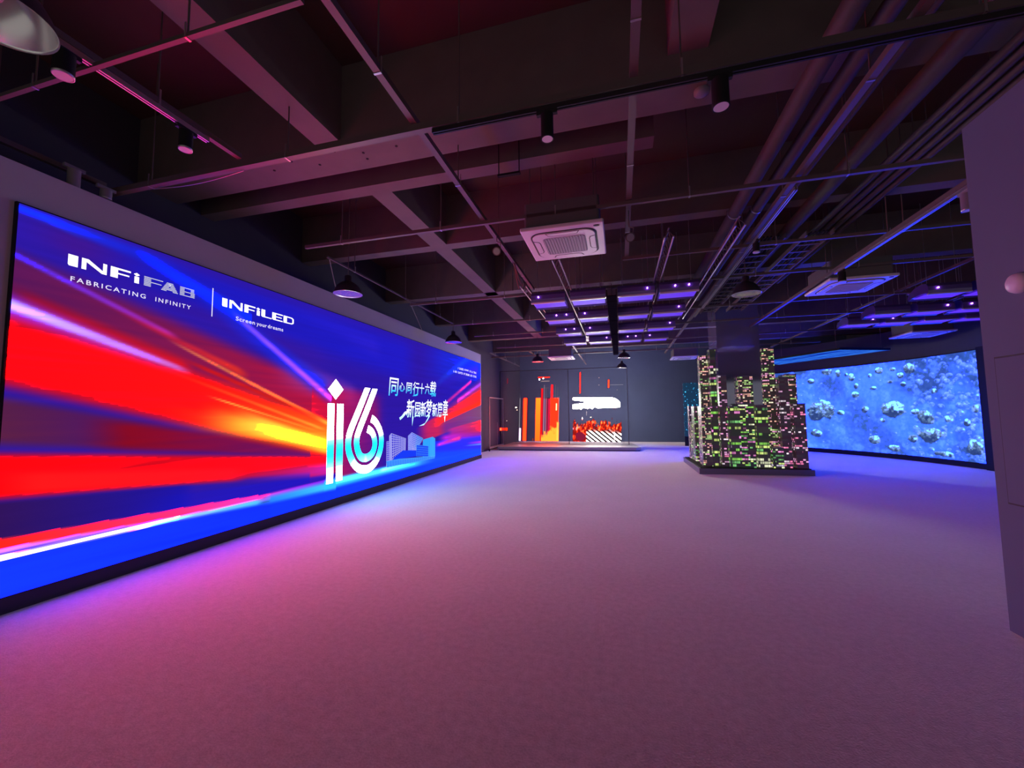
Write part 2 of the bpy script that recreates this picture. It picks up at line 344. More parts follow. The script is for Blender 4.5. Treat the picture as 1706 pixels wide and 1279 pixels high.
# ------------------------------------------------------------------ the big LED screen on the left wall
# soft-edged streaks of the picture it shows, in metres along the wall (y) and up (z):
# (y0, top0, bottom0, y1, top1, bottom1, colour0, colour1, opacity0, opacity1, edge softness)
STROKES = [
    (7.781,3.461,0.126,15.453,4.598,-1.047,(45,25,185),(20,45,255),0,1,0.02),
    (2.013,3.258,2.922,5.85,3.416,2.033,(70,20,130),(60,25,160),0.9,0.6,0.45),
    (2.263,3.257,2.818,8.878,3.399,1.946,(25,25,190),(35,28,205),0.9,0.9,0.35),
    (2.014,3.249,3.152,3.498,3.253,2.976,(25,55,255),(22,30,215),1,0.3,0.45),
    (2.031,2.922,2.348,5.891,2.033,1.175,(92,24,88),(200,20,60),1,1,0.3),
    (4.576,2.488,1.946,7.346,1.947,0.917,(150,40,150),(120,25,110),0.0,0.9,0.45),
    (4.423,2.586,1.856,6.55,2.077,1.525,(150,70,190),(120,60,190),0.3,0.8,0.45),
    (5.335,1.996,0.513,7.572,1.895,0.163,(220,20,60),(165,20,110),1,0.2,0.12),
    (2.001,2.87,2.794,3.371,2.394,2.295,(80,45,240),(190,40,160),1,0.95,0.45),
    (2.541,2.63,2.575,4.256,2.096,1.924,(235,20,60),(250,60,30),0.2,0.8,0.45),
    (1.957,2.52,1.717,5.731,1.489,0.764,(238,10,22),(240,30,20),1,1,0.2),
    (1.982,2.637,2.426,3.547,2.15,1.877,(170,12,40),(235,20,30),0.7,0.9,0.5),
    (3.348,2.191,1.472,5.76,1.469,0.839,(240,40,25),(255,120,30),0.0,1,0.3),
    (3.559,1.877,1.36,5.795,1.28,0.787,(250,90,30),(255,170,40),0.3,1,0.4),
    (2.993,1.748,1.407,5.74,1.194,0.842,(250,120,40),(255,225,60),0.0,1,0.35),
    (3.498,1.738,1.349,5.698,1.157,0.876,(255,215,60),(255,225,50),0.4,1,0.35),
    (3.935,1.696,1.345,5.713,1.137,0.894,(255,255,90),(255,240,60),0.42,0.95,0.3),
    (3.158,2.375,2.33,5.733,1.43,1.312,(230,110,80),(255,180,60),0.75,1,0.45),
    (3.059,2.077,2.028,5.766,1.281,1.202,(250,110,40),(255,190,60),0.1,0.9,0.45),
    (3.633,1.778,1.743,5.768,1.212,1.163,(255,210,90),(255,150,40),0.8,0.4,0.45),
    (3.348,2.191,2.113,5.689,1.46,1.352,(225,20,20),(215,40,20),0.8,0.6,0.45),
    (1.969,1.743,1.262,3.616,1.386,1.079,(92,34,68),(120,14,30),1,0.0,0.24),
    (2.468,1.593,1.196,5.922,0.974,0.774,(140,8,20),(200,15,30),0.9,0.3,0.3),
    (1.993,1.289,0.856,5.808,0.866,0.571,(232,8,16),(235,15,40),1,1,0.2),
    (2.002,1.136,0.901,4.305,0.875,0.643,(246,28,28),(240,20,40),0.9,0.8,0.35),
    (2.016,0.874,0.569,3.61,0.753,0.458,(50,20,88),(24,20,180),1,0.8,0.15),
    (2.595,0.743,0.505,5.934,0.575,0.277,(12,25,225),(40,20,190),0.0,1,0.2),
    (3.819,0.83,0.675,5.928,0.774,0.475,(120,30,160),(225,40,200),0.1,0.9,0.4),
    (2.032,0.587,0.489,4.412,0.472,0.378,(255,38,28),(255,60,210),1,1,0.12),
    (2.036,0.52,0.475,4.415,0.402,0.355,(225,150,250),(180,60,250),1,1,0.3),
    (2.037,0.498,0.431,4.414,0.417,0.339,(120,50,230),(90,50,255),0.6,0.9,0.4),
    (4.412,0.472,0.371,5.863,0.487,0.378,(255,60,210),(210,50,255),1,0.5,0.2),
    (2.04,0.444,0.105,4.811,0.337,-0.062,(22,60,255),(20,50,255),1,1,0.06),
    (4.605,0.411,-0.168,15.315,0.211,-0.478,(20,55,255),(30,85,255),1,1,0.1),
    (2.048,0.305,0.216,4.16,0.204,0.115,(15,40,225),(15,40,225),0.0,0.5,0.45),
    (2.039,0.462,0.422,3.428,0.444,0.399,(255,240,255),(250,250,255),1,1,0.3),
    (3.367,0.446,0.402,4.507,0.43,0.351,(240,252,255),(150,235,255),1,0.8,0.35),
    (2.929,0.445,0.41,4.604,0.427,0.314,(90,220,240),(60,210,255),0.1,0.9,0.4),
    (4.412,0.464,0.308,5.937,0.475,0.247,(60,190,255),(70,225,255),0.6,1,0.4),
    (5.649,0.5,0.28,13.21,0.523,0.241,(50,215,255),(60,120,255),1,0.5,0.35),
    (5.936,0.495,0.346,9.061,0.461,0.275,(120,240,255),(60,230,255),1,0.8,0.45),
    (7.165,0.464,0.359,8.616,0.467,0.358,(235,255,255),(120,250,255),0.9,0.2,0.5),
    (1.986,2.566,2.263,3.552,2.047,1.877,(150,40,250),(200,50,220),1,0.2,0.45),
    (1.99,2.496,2.351,3.519,2.03,1.949,(225,205,255),(215,110,250),1,0.7,0.4),
    (2.816,3.251,3.108,4.224,2.908,2.568,(20,40,245),(20,55,255),0.95,1,0.4),
    (3.303,3.183,2.838,5.889,2.084,1.527,(20,40,245),(20,45,255),0.3,0.9,0.45),
    (3.884,2.899,2.766,5.777,1.876,1.687,(165,110,255),(235,80,250),0.5,1,0.45),
    (2.153,3.229,3.169,2.514,3.152,3.059,(30,60,255),(40,40,200),0.8,0.1,0.5),
    (4.3,3.295,3.052,7.323,3.115,2.498,(40,30,215),(50,35,210),0.0,0.6,0.5),
    (8.581,3.345,2.215,14.649,4.106,2.618,(25,40,235),(22,70,255),0.3,1,0.3),
    (9.369,2.266,1.964,13.272,3.99,3.569,(40,80,255),(30,90,255),0.4,0.6,0.5),
    (9.893,2.54,2.143,13.261,3.359,2.734,(40,30,200),(80,40,220),0.5,0.8,0.5),
    (8.55,1.213,0.829,14.259,3.149,1.603,(130,30,160),(240,60,100),0.5,0.95,0.35),
    (8.607,1.156,0.797,14.245,2.594,1.45,(215,35,100),(255,50,30),0.8,1,0.1),
    (9.375,1.364,1.14,14.234,2.152,1.494,(255,50,50),(255,55,30),0.7,1,0.2),
    (10.275,1.868,1.673,12.37,2.662,2.468,(250,40,150),(250,60,230),0.7,1,0.5),
    (11.209,2.0,1.788,14.254,2.949,2.727,(250,60,220),(160,90,255),1,0.9,0.5),
    (9.826,1.231,0.92,14.23,1.976,1.189,(60,40,200),(135,95,120),0.5,1,0.12),
    (10.355,1.085,0.89,14.216,1.385,0.755,(225,40,170),(255,50,35),0.6,1,0.13),
    (9.827,1.013,0.657,14.206,0.972,0.453,(230,40,230),(120,40,190),0.9,0.8,0.35),
    (8.904,0.874,0.378,14.201,0.799,0.152,(35,50,255),(60,50,250),0.9,1,0.2),
    (9.721,0.773,0.65,11.58,0.927,0.694,(250,50,240),(250,60,160),0.9,0.8,0.45),
    (11.824,0.659,0.55,13.989,0.617,0.468,(220,50,230),(250,70,220),0.3,1,0.5),
    (11.577,0.586,0.524,13.987,0.51,0.404,(90,150,255),(150,210,255),0.3,1,0.5),
    (8.906,0.661,0.097,15.317,0.28,-0.478,(25,75,255),(35,85,255),0.8,1,0.2),
]
XS = -4.6314
Y0, Y1, Z0, Z1 = 2.055, 13.29, .138, 3.24
def boost(L, k, lo=.70, hi=.86):
    return L * (1 + k * smooth(lo, hi, L))
def paint_screen(nu=720, nv=190):
    y, z = np.meshgrid(np.linspace(Y0, Y1, nu), np.linspace(Z0, Z1, nv))
    col = np.zeros((nv, nu, 3)) + np.array((46., 24., 165.))
    wob = (fbm(y * .9, z * 26, 3, 3) - .45)
    for (ya, ta, ba, yb, tb, bb, c0, c1, a0, a1, s) in STROKES:
        t = (y - ya) / (yb - ya)
        top = ta + (tb - ta) * t; bot = ba + (bb - ba) * t
        wd = np.maximum(top - bot, 1e-4); v = (z - bot) / wd
        e = max(s, .01)
        px_ = np.maximum(e, .012 / wd)
        prof = smooth(-px_ * .5, px_ * .5 + .0, v) * smooth(-px_ * .5, px_ * .5, 1 - v) if e < .2 else smooth(0, e, v) * smooth(0, e, 1 - v)
        end = smooth(-.001, .002 if a0 >= 1 else (.3 if a0 < .45 else .14), t) * smooth(-.001, .002 if a1 >= 1 else (.3 if a1 < .45 else .14), 1 - t)
        tc = np.clip(t, 0, 1)
        a = (a0 + (a1 - a0) * tc) * prof * end * (1 + .18 * wob * (prof > 0))
        a = np.clip(a, 0, 1)[..., None]
        c = np.array(c0, float) + (np.array(c1, float) - np.array(c0, float)) * tc[..., None]
        col = col * (1 - a) + c * a
    col *= (1 + .10 * wob[..., None])
    L = boost(lin(np.clip(col, 0, 255)), SCREEN_GAIN)
    P = np.stack([np.full_like(y, XS), y, z], -1)
    return P, np.concatenate([L, np.ones((nv, nu, 1))], -1)

SCREENM = screen_mat('led_picture', 1.0)
LETTER = mat('led_white_lettering', (.5, .5, .5), emit=(1.0, 1.0, 1.0), es=1.5)
LETTER2 = mat('led_soft_lettering', (.5, .5, .5), emit=(.80, .78, .95), es=1.0)
LETTER3 = mat('led_striped_lettering', (.5, .5, .5), emit=(.62, .66, .72), es=1.0)
scr = thing('led_screen', (XS, 2.055, .138), 'huge flat LED screen glowing red, yellow and blue along the left wall', 'screen')
MB().box(-4.665, XS - .004, Y0 - .012, Y1 + .012, Z0 - .012, Z1 + .012).build('screen_frame', BLACK, scr)
P, Cc = paint_screen()
grid_mesh('display', P, Cc, SCREENM, scr)

def flat(name, polys, material, parent, x=XS + .004, colour=None):
    """polygons in (y, z) on the screen, lying just in front of it"""
    b = MB()
    for p in polys: b.face_add([(x, a, c) for a, c in p], [tuple(range(len(p)))])
    o = b.build(name, material, parent)
    if colour is not None:
        me = o.data; a = me.color_attributes.new('picture', 'FLOAT_COLOR', 'POINT')
        a.data.foreach_set('color', np.array([(*colour(v[1], v[2]), 1) for v in b.v], np.float32).ravel())
    return o
def text_mesh(body, box, name, material, parent, offset=0., space=1., shear=0., x=XS + .004, colour=None):
    cu = bpy.data.curves.new('txt', 'FONT'); cu.body = body; cu.offset = offset; cu.space_character = space; cu.shear = shear
    cu.resolution_u = 3
    ob = bpy.data.objects.new('txt', cu); COL.objects.link(ob)
    dg = bpy.context.evaluated_depsgraph_get(); dg.update()
    me = bpy.data.meshes.new_from_object(ob.evaluated_get(dg))
    bpy.data.objects.remove(ob); bpy.data.curves.remove(cu)
    n = len(me.vertices)
    co = np.zeros(n * 3); me.vertices.foreach_get('co', co); co = co.reshape(-1, 3)
    lo, hi = co.min(0), co.max(0)
    ya, yb, za, zb = box
    u = ya + (co[:, 0] - lo[0]) / (hi[0] - lo[0]) * (yb - ya); v = za + (co[:, 1] - lo[1]) / (hi[1] - lo[1]) * (zb - za)
    o = np.array(ORG[parent.name])
    out = np.stack([np.full(n, x), u, v], -1) - o
    me.vertices.foreach_set('co', out.astype(np.float32).ravel()); me.materials.clear(); me.materials.append(material); me.update()
    if colour is not None:
        a = me.color_attributes.new('picture', 'FLOAT_COLOR', 'POINT')
        a.data.foreach_set('color', np.array([(*colour(p, q), 1) for p, q in zip(u, v)], np.float32).ravel())
    me.name = name
    ob = bpy.data.objects.new(name, me); COL.objects.link(ob); ob.parent = parent; ORG[ob.name] = tuple(o)
    return ob

def bx_(x0, x1, y0, y1): return [(x0, y0), (x1, y0), (x1, y1), (x0, y1)]
GL = {'I': [[(.12, 0), (1, 0), (1, 1), (0, 1), (0, .12)]],
      'N': [[(0, 0), (.18, 0), (.18, .72), (0, 1)], [(0, 1), (.18, .72), (.18, .72), (.80, 0), (.84, .26), (.26, 1)], [(.80, 0), (1, 0), (1, 1), (.84, 1), (.84, .26)]],
      'F': [bx_(0, .36, 0, 1), bx_(.36, 1, .83, 1), bx_(.36, .93, .40, .53)],
      'i': [bx_(.18, .88, 0, .66), [(.5, .70), (.98, .87), (.5, 1.04), (.04, .87)]],
      'L': [[(.10, 0), (.36, .0), (.36, 1), (0, 1), (0, .12)], bx_(.36, 1, 0, .13)],
      'E': [[(.10, 0), (.34, .0), (.34, 1), (0, 1), (0, .12)], bx_(.34, 1, .85, 1), bx_(.34, .9, .44, .56), bx_(.34, 1, 0, .14)],
      'D': [bx_(0, .32, 0, 1), [(.32, .86), (.75, .84), (.86, .74), (.86, .26), (.75, .15), (.32, .14), (.32, 0), (.82, .02), (1, .2), (1, .8), (.82, .98), (.32, 1)]]}
def glyph(g, y0, y1, z0, z1): return [[(y0 + u * (y1 - y0), z0 + v * (z1 - z0)) for u, v in p] for p in GL[g]]
ps = []
for g, a, c in (('I', 2.372, 2.440), ('N', 2.466, 2.652), ('F', 2.681, 2.845), ('i', 2.868, 2.925)): ps += glyph(g, a, c, 2.843, 2.943)
flat('logo_lettering', ps, LETTER, scr)
ps = []
for g, a, c in (('I', 3.804, 3.872), ('N', 3.899, 4.081), ('F', 4.108, 4.269), ('i', 4.281, 4.347), ('L', 4.364, 4.532), ('E', 4.541, 4.724), ('D', 4.739, 4.928)): ps += glyph(g, a, c, 2.845, 2.947)
flat('logo_lettering', ps, LETTER, scr)
ps = []
for k in range(7):                                                     # the second half of the first logo is made of thin stripes
    v0 = k / 7 + .02; v1 = v0 + .078; vm = (v0 + v1) / 2
    def put(y0, y1, spans):
        for u0, u1 in spans: ps.append(bx_(y0 + u0 * (y1 - y0), y0 + u1 * (y1 - y0), 2.843 + v0 * .1, 2.843 + v1 * .1))
    put(2.962, 3.140, [(0, 1)] if vm > .8 else ([(0, .92)] if .35 < vm < .55 else [(0, .36)]))
    wv = .5 * (1 - vm) + .0
    put(3.121, 3.295, [(.34 - .34 * (1 - vm), .66 + .34 * (1 - vm))] if (vm > .78 or .2 < vm < .4) else [(.34 - .34 * (1 - vm), .34 - .34 * (1 - vm) + .3), (.66 + .34 * (1 - vm) - .3, .66 + .34 * (1 - vm))])
    put(3.312, 3.473, [(0, .95 if vm > .5 else 1)] if (vm > .82 or vm < .18 or .42 < vm < .58) else [(0, .30), (.72, 1 if vm < .5 else .95)])
flat('striped_lettering', ps, LETTER3, scr)
flat('divider_line', [bx_(3.677, 3.689, 2.688, 3.028)], LETTER2, scr)
text_mesh('FABRICATING', (2.397, 2.985, 2.708, 2.752), 'tagline_lettering', LETTER2, scr, .012, 1.35)
text_mesh('INFINITY', (3.075, 3.437, 2.708, 2.752), 'tagline_lettering', LETTER2, scr, .012, 1.35)
for wd_, a, c, z0, z1 in (('Screen', 3.993, 4.271, 2.710, 2.762), ('your', 4.296, 4.458, 2.694, 2.744), ('dreams', 4.474, 4.738, 2.710, 2.762)):
    text_mesh(wd_, (a, c, z0, z1), 'tagline_lettering', LETTER2, scr, .016, 1.1)
for line, a, c, z0, z1 in (('A SHARED JOURNEY OF 16 YEARS', 11.24, 12.856, 2.842, 2.908), ('A NEW CHAPTER OF DREAMS AND FUTURE', 10.90, 12.853, 2.716, 2.780)):
    k = 0
    for wd_ in line.split():
        u = (c - a) / len(line); text_mesh(wd_, (a + u * k, a + u * (k + len(wd_) - .15), z0, z1), 'slogan_lettering', LETTER2, scr, .02, 1.1); k += len(wd_) + 1
def callig(y, z):
    t = 1 - smooth(2.02, 2.16, z) if z > 1.9 else .15 * (1 - smooth(1.4, 1.6, z))
    return boost(lin(np.array((235, 240, 255)) * (1 - t) + np.array((60, 220, 250)) * t), .5)
CAL = screen_mat('led_calligraphy', 1.0)
for ch, a, c, z0, z1 in (('同', 7.506, 7.903, 1.91, 2.293), ('心', 7.911, 8.155, 2.02, 2.215), ('同', 8.215, 8.493, 1.99, 2.235), ('行', 8.532, 8.835, 1.955, 2.275),
                      ('十', 8.853, 9.09, 2.0, 2.265), ('六', 9.125, 9.385, 2.01, 2.28), ('载', 9.405, 9.765, 1.96, 2.355),
                      ('新', 8.236, 8.605, 1.44, 1.86), ('园', 8.62, 8.91, 1.45, 1.80), ('新', 8.91, 9.205, 1.46, 1.82), ('梦', 9.195, 9.535, 1.44, 1.88),
                      ('新', 9.53, 9.835, 1.455, 1.80), ('篇', 9.83, 10.17, 1.44, 1.83), ('章', 10.165, 10.52, 1.42, 1.91)):
    text_mesh(ch, (a, c, z0, z1), 'calligraphy_character', CAL, scr, .008, 1, .12, colour=callig)
for fl_ in ([(8.32, 1.603), (8.162, 1.575), (8.035, 1.484), (7.936, 1.446), (7.974, 1.394), (8.087, 1.444), (8.215, 1.522), (8.375, 1.576)],
     [(9.332, 1.548), (9.3, 1.429), (9.14, 1.3), (8.834, 1.237), (9.078, 1.251), (9.268, 1.356), (9.415, 1.473)],
     [(8.5, 1.466), (8.503, 1.248), (8.57, 1.466)], [(10.262, 1.45), (10.302, 1.288), (10.349, 1.449)], [(8.66, 1.98), (8.50, 1.935), (8.70, 1.948), (8.80, 2.02)]):
    flat('calligraphy_flourish', [fl_], CAL, scr, colour=callig)
# the double-striped figure: diamond, two upright bars and a looped six
def digits(y, z):
    w_ = np.array((252, 252, 255.)); c_ = np.array((35, 228, 246.))
    t = smooth(1.18, .95, z) if z > .9 else smooth(.58, .84, z)
    return boost(lin(w_ * (1 - t) + c_ * t), 8.0)
def catmull(p, n=5):
    p = [2 * np.array(p[0]) - np.array(p[1])] + [np.array(q) for q in p] + [2 * np.array(p[-1]) - np.array(p[-2])]
    out = []
    for i in range(1, len(p) - 2):
        for k in range(n):
            t = k / n
            out.append(.5 * (2 * p[i] + (p[i + 1] - p[i - 1]) * t + (2 * p[i - 1] - 5 * p[i] + 4 * p[i + 1] - p[i + 2]) * t * t + (-p[i - 1] + 3 * p[i] - 3 * p[i + 1] + p[i + 2]) * t ** 3))
    return out + [p[-2]]
def ribbon(pts, w0, w1, flat_top=True):
    pts = catmull(pts); n = len(pts); Lq = []; Rq = []
    for i, p in enumerate(pts):
        d = pts[min(i + 1, n - 1)] - pts[max(i - 1, 0)]; d = d / np.hypot(*d); nn = np.array((-d[1], d[0]))
        if i == 0 and flat_top: nn = np.array((1., 0.)) * (1.15 if nn[0] > 0 else -1.15)
        w = w0 + (w1 - w0) * i / (n - 1)
        Lq.append(p + nn * w / 2); Rq.append(p - nn * w / 2)
    return [[tuple(Lq[i]), tuple(Rq[i]), tuple(Rq[i + 1]), tuple(Lq[i + 1])] for i in range(n - 1)]
def strip(y0, y1, z0, z1, n=16, lean=0.):
    return [[(y0 + lean * (a - z1), a), (y1 + lean * (a - z1), a), (y1 + lean * (b - z1), b), (y0 + lean * (b - z1), b)] for a, b in zip(np.linspace(z0, z1, n)[:-1], np.linspace(z0, z1, n)[1:])]
o6 = [(6.775, 2.022), (6.54, 1.641), (6.306, 1.272), (6.238, 1.111), (6.232, .948), (6.279, .813), (6.375, .671), (6.512, .56), (6.696, .505), (6.887, .515), (7.069, .608), (7.194, .759), (7.255, .938), (7.24, 1.125), (7.15, 1.277), (7.03, 1.385), (6.91, 1.445)]
i6 = [(7.015, 2.017), (6.799, 1.661), (6.549, 1.263), (6.476, 1.113), (6.469, .979), (6.519, .84), (6.605, .746), (6.734, .712), (6.866, .733), (6.971, .80), (7.03, .918), (7.02, 1.045), (6.955, 1.157), (6.885, 1.21), (6.79, 1.25)]
flat('anniversary_digits', [[(5.877, 2.121), (6.071, 1.952), (5.88, 1.775), (5.69, 1.939)]] + strip(5.69, 5.852, .40, 1.706) + strip(5.92, 6.085, .41, 1.705) + ribbon(o6, .148, .148) + ribbon(i6, .148, .142), CAL, scr, x=XS + .006, colour=digits)
# line drawing of the office buildings
def quad_lines(q, nrow, ncol, t=.006, skip=0):
    q = [np.array(p) for p in q]; out = []
    def at(u, v): return (q[0] * (1 - u) + q[1] * u) * (1 - v) + (q[3] * (1 - u) + q[2] * u) * v      # v downwards
    for i in range(nrow + 1):
        a, b = at(0, i / nrow), at(1, i / nrow); out.append([tuple(a), tuple(b), (b[0], b[1] - t), (a[0], a[1] - t)])
    for i in range(ncol + 1):
        a, b = at(i / max(ncol, 1), 0), at(i / max(ncol, 1), 1); out.append([tuple(a), (a[0] + t * 1.6, a[1]), (b[0] + t * 1.6, b[1]), tuple(b)])
    return out
BL = {'slab': [(7.448, .968), (7.547, .968), (7.557, .444), (7.446, .445)], 't1l': [(7.545, 1.078), (7.623, 1.126), (7.659, .535), (7.556, .47)],
      't1': [(7.623, 1.126), (8.21, .986), (8.2, .722), (7.659, .535)], 't2l': [(8.321, 1.036), (8.493, 1.106), (8.498, .696), (8.325, .711)],
      't2': [(8.493, 1.106), (9.038, .936), (8.708, .677), (8.498, .696)], 'cy': [(9.038, .906), (9.571, .944), (9.70, .896), (9.702, .445), (9.025, .498)],
      'pod': [(8.707, .809), (9.325, .732), (9.327, .475), (8.71, .546)], 'low': [(7.719, .607), (8.104, .731), (8.754, .673), (8.756, .541), (7.948, .569), (7.719, .567)],
      'base': [(7.444, .572), (7.948, .569), (9.684, .447), (9.684, .398), (7.458, .444)]}
DRAW = screen_mat('led_drawing', 1.0)
fills = {'slab': (70, 60, 220), 't1l': (120, 120, 240), 't1': (60, 50, 215), 't2l': (90, 110, 245), 't2': (70, 90, 240), 'cy': (50, 165, 255), 'pod': (35, 80, 250), 'low': (25, 60, 250), 'base': (60, 140, 255)}
for k_, q in BL.items():
    flat('building_drawing', [q], DRAW, scr, x=XS + (.005 if k_ in ('pod', 'low') else .0035 if k_ != 'base' else .0055), colour=lambda y, z, c=fills[k_]: lin(c))
pale = lambda y, z: lin((196, 196, 250)) if y < 8.75 else lin((110, 215, 255))
flat('building_lines', quad_lines(BL['slab'], 12, 2) + quad_lines(BL['t1l'], 12, 3) + quad_lines(BL['t1'], 11, 9, .008) + quad_lines(BL['t2l'], 10, 4) + quad_lines(BL['t2'], 9, 8, .007), DRAW, scr, x=XS + .0045, colour=pale)
flat('building_lines', quad_lines([(9.45, .93), (9.70, .896), (9.702, .445), (9.45, .46)], 1, 5, .006) + quad_lines(BL['pod'], 5, 1, .004) + quad_lines([(7.444, .572), (9.684, .455), (9.684, .398), (7.458, .444)], 1, 22, .004), DRAW, scr, x=XS + .006, colour=lambda y, z: lin((90, 190, 255)))

# ------------------------------------------------------------------ curved LED screen with drifting rocks
ROCKS = [(38.6, 1.50, .47, .33), (35.99, 2.83, .192, .119), (33.65, 2.77, .097, .128), (31.74, 2.69, .064, .069), (30.64, 2.59, .095, .125), (39.96, 2.55, .141, .093), (24.41, 2.71, .141, .117), (21.51, 2.71, .098, .062), (17.98, 2.7, .167, .148), (20.03, 2.51, .107, .101), (29.98, 1.99, .115, .09), (22.25, 2.35, .099, .062), (19.47, 2.25, .097, .075), (27.97, 1.52, .113, .121), (22.18, 1.5, .36, .25), (24.5, 1.17, .1, .074), (15.57, 1.27, .23, .22), (14.86, .78, .31, .19), (18.38, .64, .142, .128), (26.45, .54, .166, .134), (22.47, .31, .171, .103), (11.29, 1.21, .091, .091), (17.52, 1.42, .118, .073), (12.54, .27, .226, .069), (6.63, .52, .219, .191), (7.47, 1.13, .097, .095), (5.65, 1.47, .088, .105), (13.44, 2.0, .092, .07), (33.51, 1.4, .118, .081), (39.55, .68, .195, .134), (29.64, 2.29, .073, .09), (25.97, 2.18, .101, .054), (26.5, 2.59, .061, .065), (35.77, 1.58, .109, .106)]
def paint_curve(nu=620, nv=230, a0=4.6, a1=52.):
    deg, z = np.meshgrid(np.linspace(a1, a0, nu), np.linspace(.15, 2.955, nv))
    s_ = np.radians(deg) * RAD
    n1 = fbm(s_ * .8 + 3, z * .9, 11); n2 = fbm(s_ * 5, z * 5, 12); n3 = fbm(s_ * 14, z * 14, 13, 3)
    base = np.array((70., 120., 236.)); deep = np.array((48., 74., 178.)); pale_ = np.array((112., 165., 252.))
    t = smooth(.34, .62, n1)[..., None]
    col = deep * (1 - t) + base * t
    k = smooth(.52, .72, n2)[..., None] * .45; col = col * (1 - k) + pale_ * k
    g = np.exp(-((deg - 29) / 10) ** 2)[..., None] * .35; col = col * (1 - g) + np.array((86., 140., 255.)) * g
    d = (smooth(.30, .20, np.abs(z - 1.15) + np.abs(deg - 34) * .012 + (n1 - .5)) * .14)[..., None]; col = col * (1 - d) + deep * .8 * d
    rs = np.random.RandomState(5); rocks = [(r, 0) for r in ROCKS]
    for i in range(230):
        u = rs.rand(); q = 4.8 + 14 * u ** 1.7; r = .025 + .075 * rs.rand() ** 2
        rocks.insert(0, ((q, .2 + 2.7 * rs.rand(), r * (1 + .4 * rs.rand()), r), 1))
    for i in range(90):
        r = .012 + .03 * rs.rand() ** 2
        rocks.insert(0, ((8 + 36 * rs.rand(), .2 + 2.7 * rs.rand(), r * 1.3, r), 2))
    for (rd, rz, rx, ry), kind in rocks:
        dx = (s_ - np.radians(rd) * RAD) / rx; dz = (z - rz) / ry
        R = np.hypot(dx, dz) + (n2 - .5) * (1.0 if kind == 0 else .35)
        a = smooth(1.08, .88, R) * (.95 if kind == 0 else .6)
        lit = np.clip(.5 + .62 * dz - .22 * dx + (n3 - .5) * 1.8, 0, 1)[..., None]
        dk, lt = (np.array((46., 62., 130.)), np.array((158., 192., 236.))) if kind == 0 else (np.array((62., 96., 196.)), np.array((150., 190., 255.)))
        a = a[..., None]; col = col * (1 - a) + (dk * (1 - lit) + lt * lit) * a
    col += (n3[..., None] - .47) * 26
    L = boost(lin(np.clip(col, 0, 255)) * np.array((1.2, 1.34, 1.05)), 17.0, .55, .85)
    t_ = np.radians(deg); P = np.stack([CX0 + RAD * np.cos(t_), CY0 + RAD * np.sin(t_), z], -1)
    return P, np.concatenate([L, np.ones((nv, nu, 1))], -1)
cs = thing('curved_led_screen', arcp(4.6, RAD, .15), 'wide curved LED screen showing blue water with floating rocks', 'screen')
P, Cc = paint_curve()
grid_mesh('display', P, Cc, screen_mat('led_water_picture', 1.0), cs)
arc_wall(RAD + .004, RAD + .048, 4.5, 52.1, .12, 2.985).build('screen_frame', BLACK, cs)
arc_wall(RAD - .03, RAD + .048, 2.9, 4.45, .0, 3.02, 4).build('end_post', BLACK, cs)
arc_wall(RAD - .02, RAD + .048, 4.5, 52.1, .02, .12).build('bottom_rail', BLACK, cs)
# ceiling screen over the curve, seen almost edge on
def ceil_screen():
    nu, nv = 120, 60
    A, B, C_, D = np.array((5.72, 17.0)), np.array((7.54, 14.0)), np.array((6.03, 13.4)), np.array((4.55, 16.1))
    u, v = np.meshgrid(np.linspace(0, 1, nu), np.linspace(0, 1, nv)); u_, v_ = u[..., None], v[..., None]
    xy = (A * (1 - u_) + B * u_) * (1 - v_) + (D * (1 - u_) + C_ * u_) * v_
    n = fbm(u * 6, v * 26, 21); k = smooth(.35, .62, n)[..., None]
    col = np.array((14., 50., 175.)) * (1 - k) + np.array((50., 120., 235.)) * k
    P = np.concatenate([xy, np.full((nv, nu, 1), 3.195)], -1)
    return P, np.concatenate([lin(col), np.ones((nv, nu, 1))], -1), (A, B, C_, D)
P, Cc, Q4 = ceil_screen()
q = thing('ceiling_screen', (6.0, 15.1, 3.2), 'blue rippling LED screen hung flat under the ceiling before the curved screen', 'screen')
grid_mesh('display', P, Cc, SCREENM, q)
MB().prism([tuple(p) for p in (A_ for A_ in (Q4[3], Q4[2], Q4[1], Q4[0]))], 3.2, 3.26).build('cabinet', BLACK, q)
for p in Q4:
    p = p * .9 + sum(Q4) / 4 * .1; MB().cyl((p[0], p[1], 3.26), (p[0], p[1], 5.0), .006, n=6).build('hanger_rod', STRUT, q)

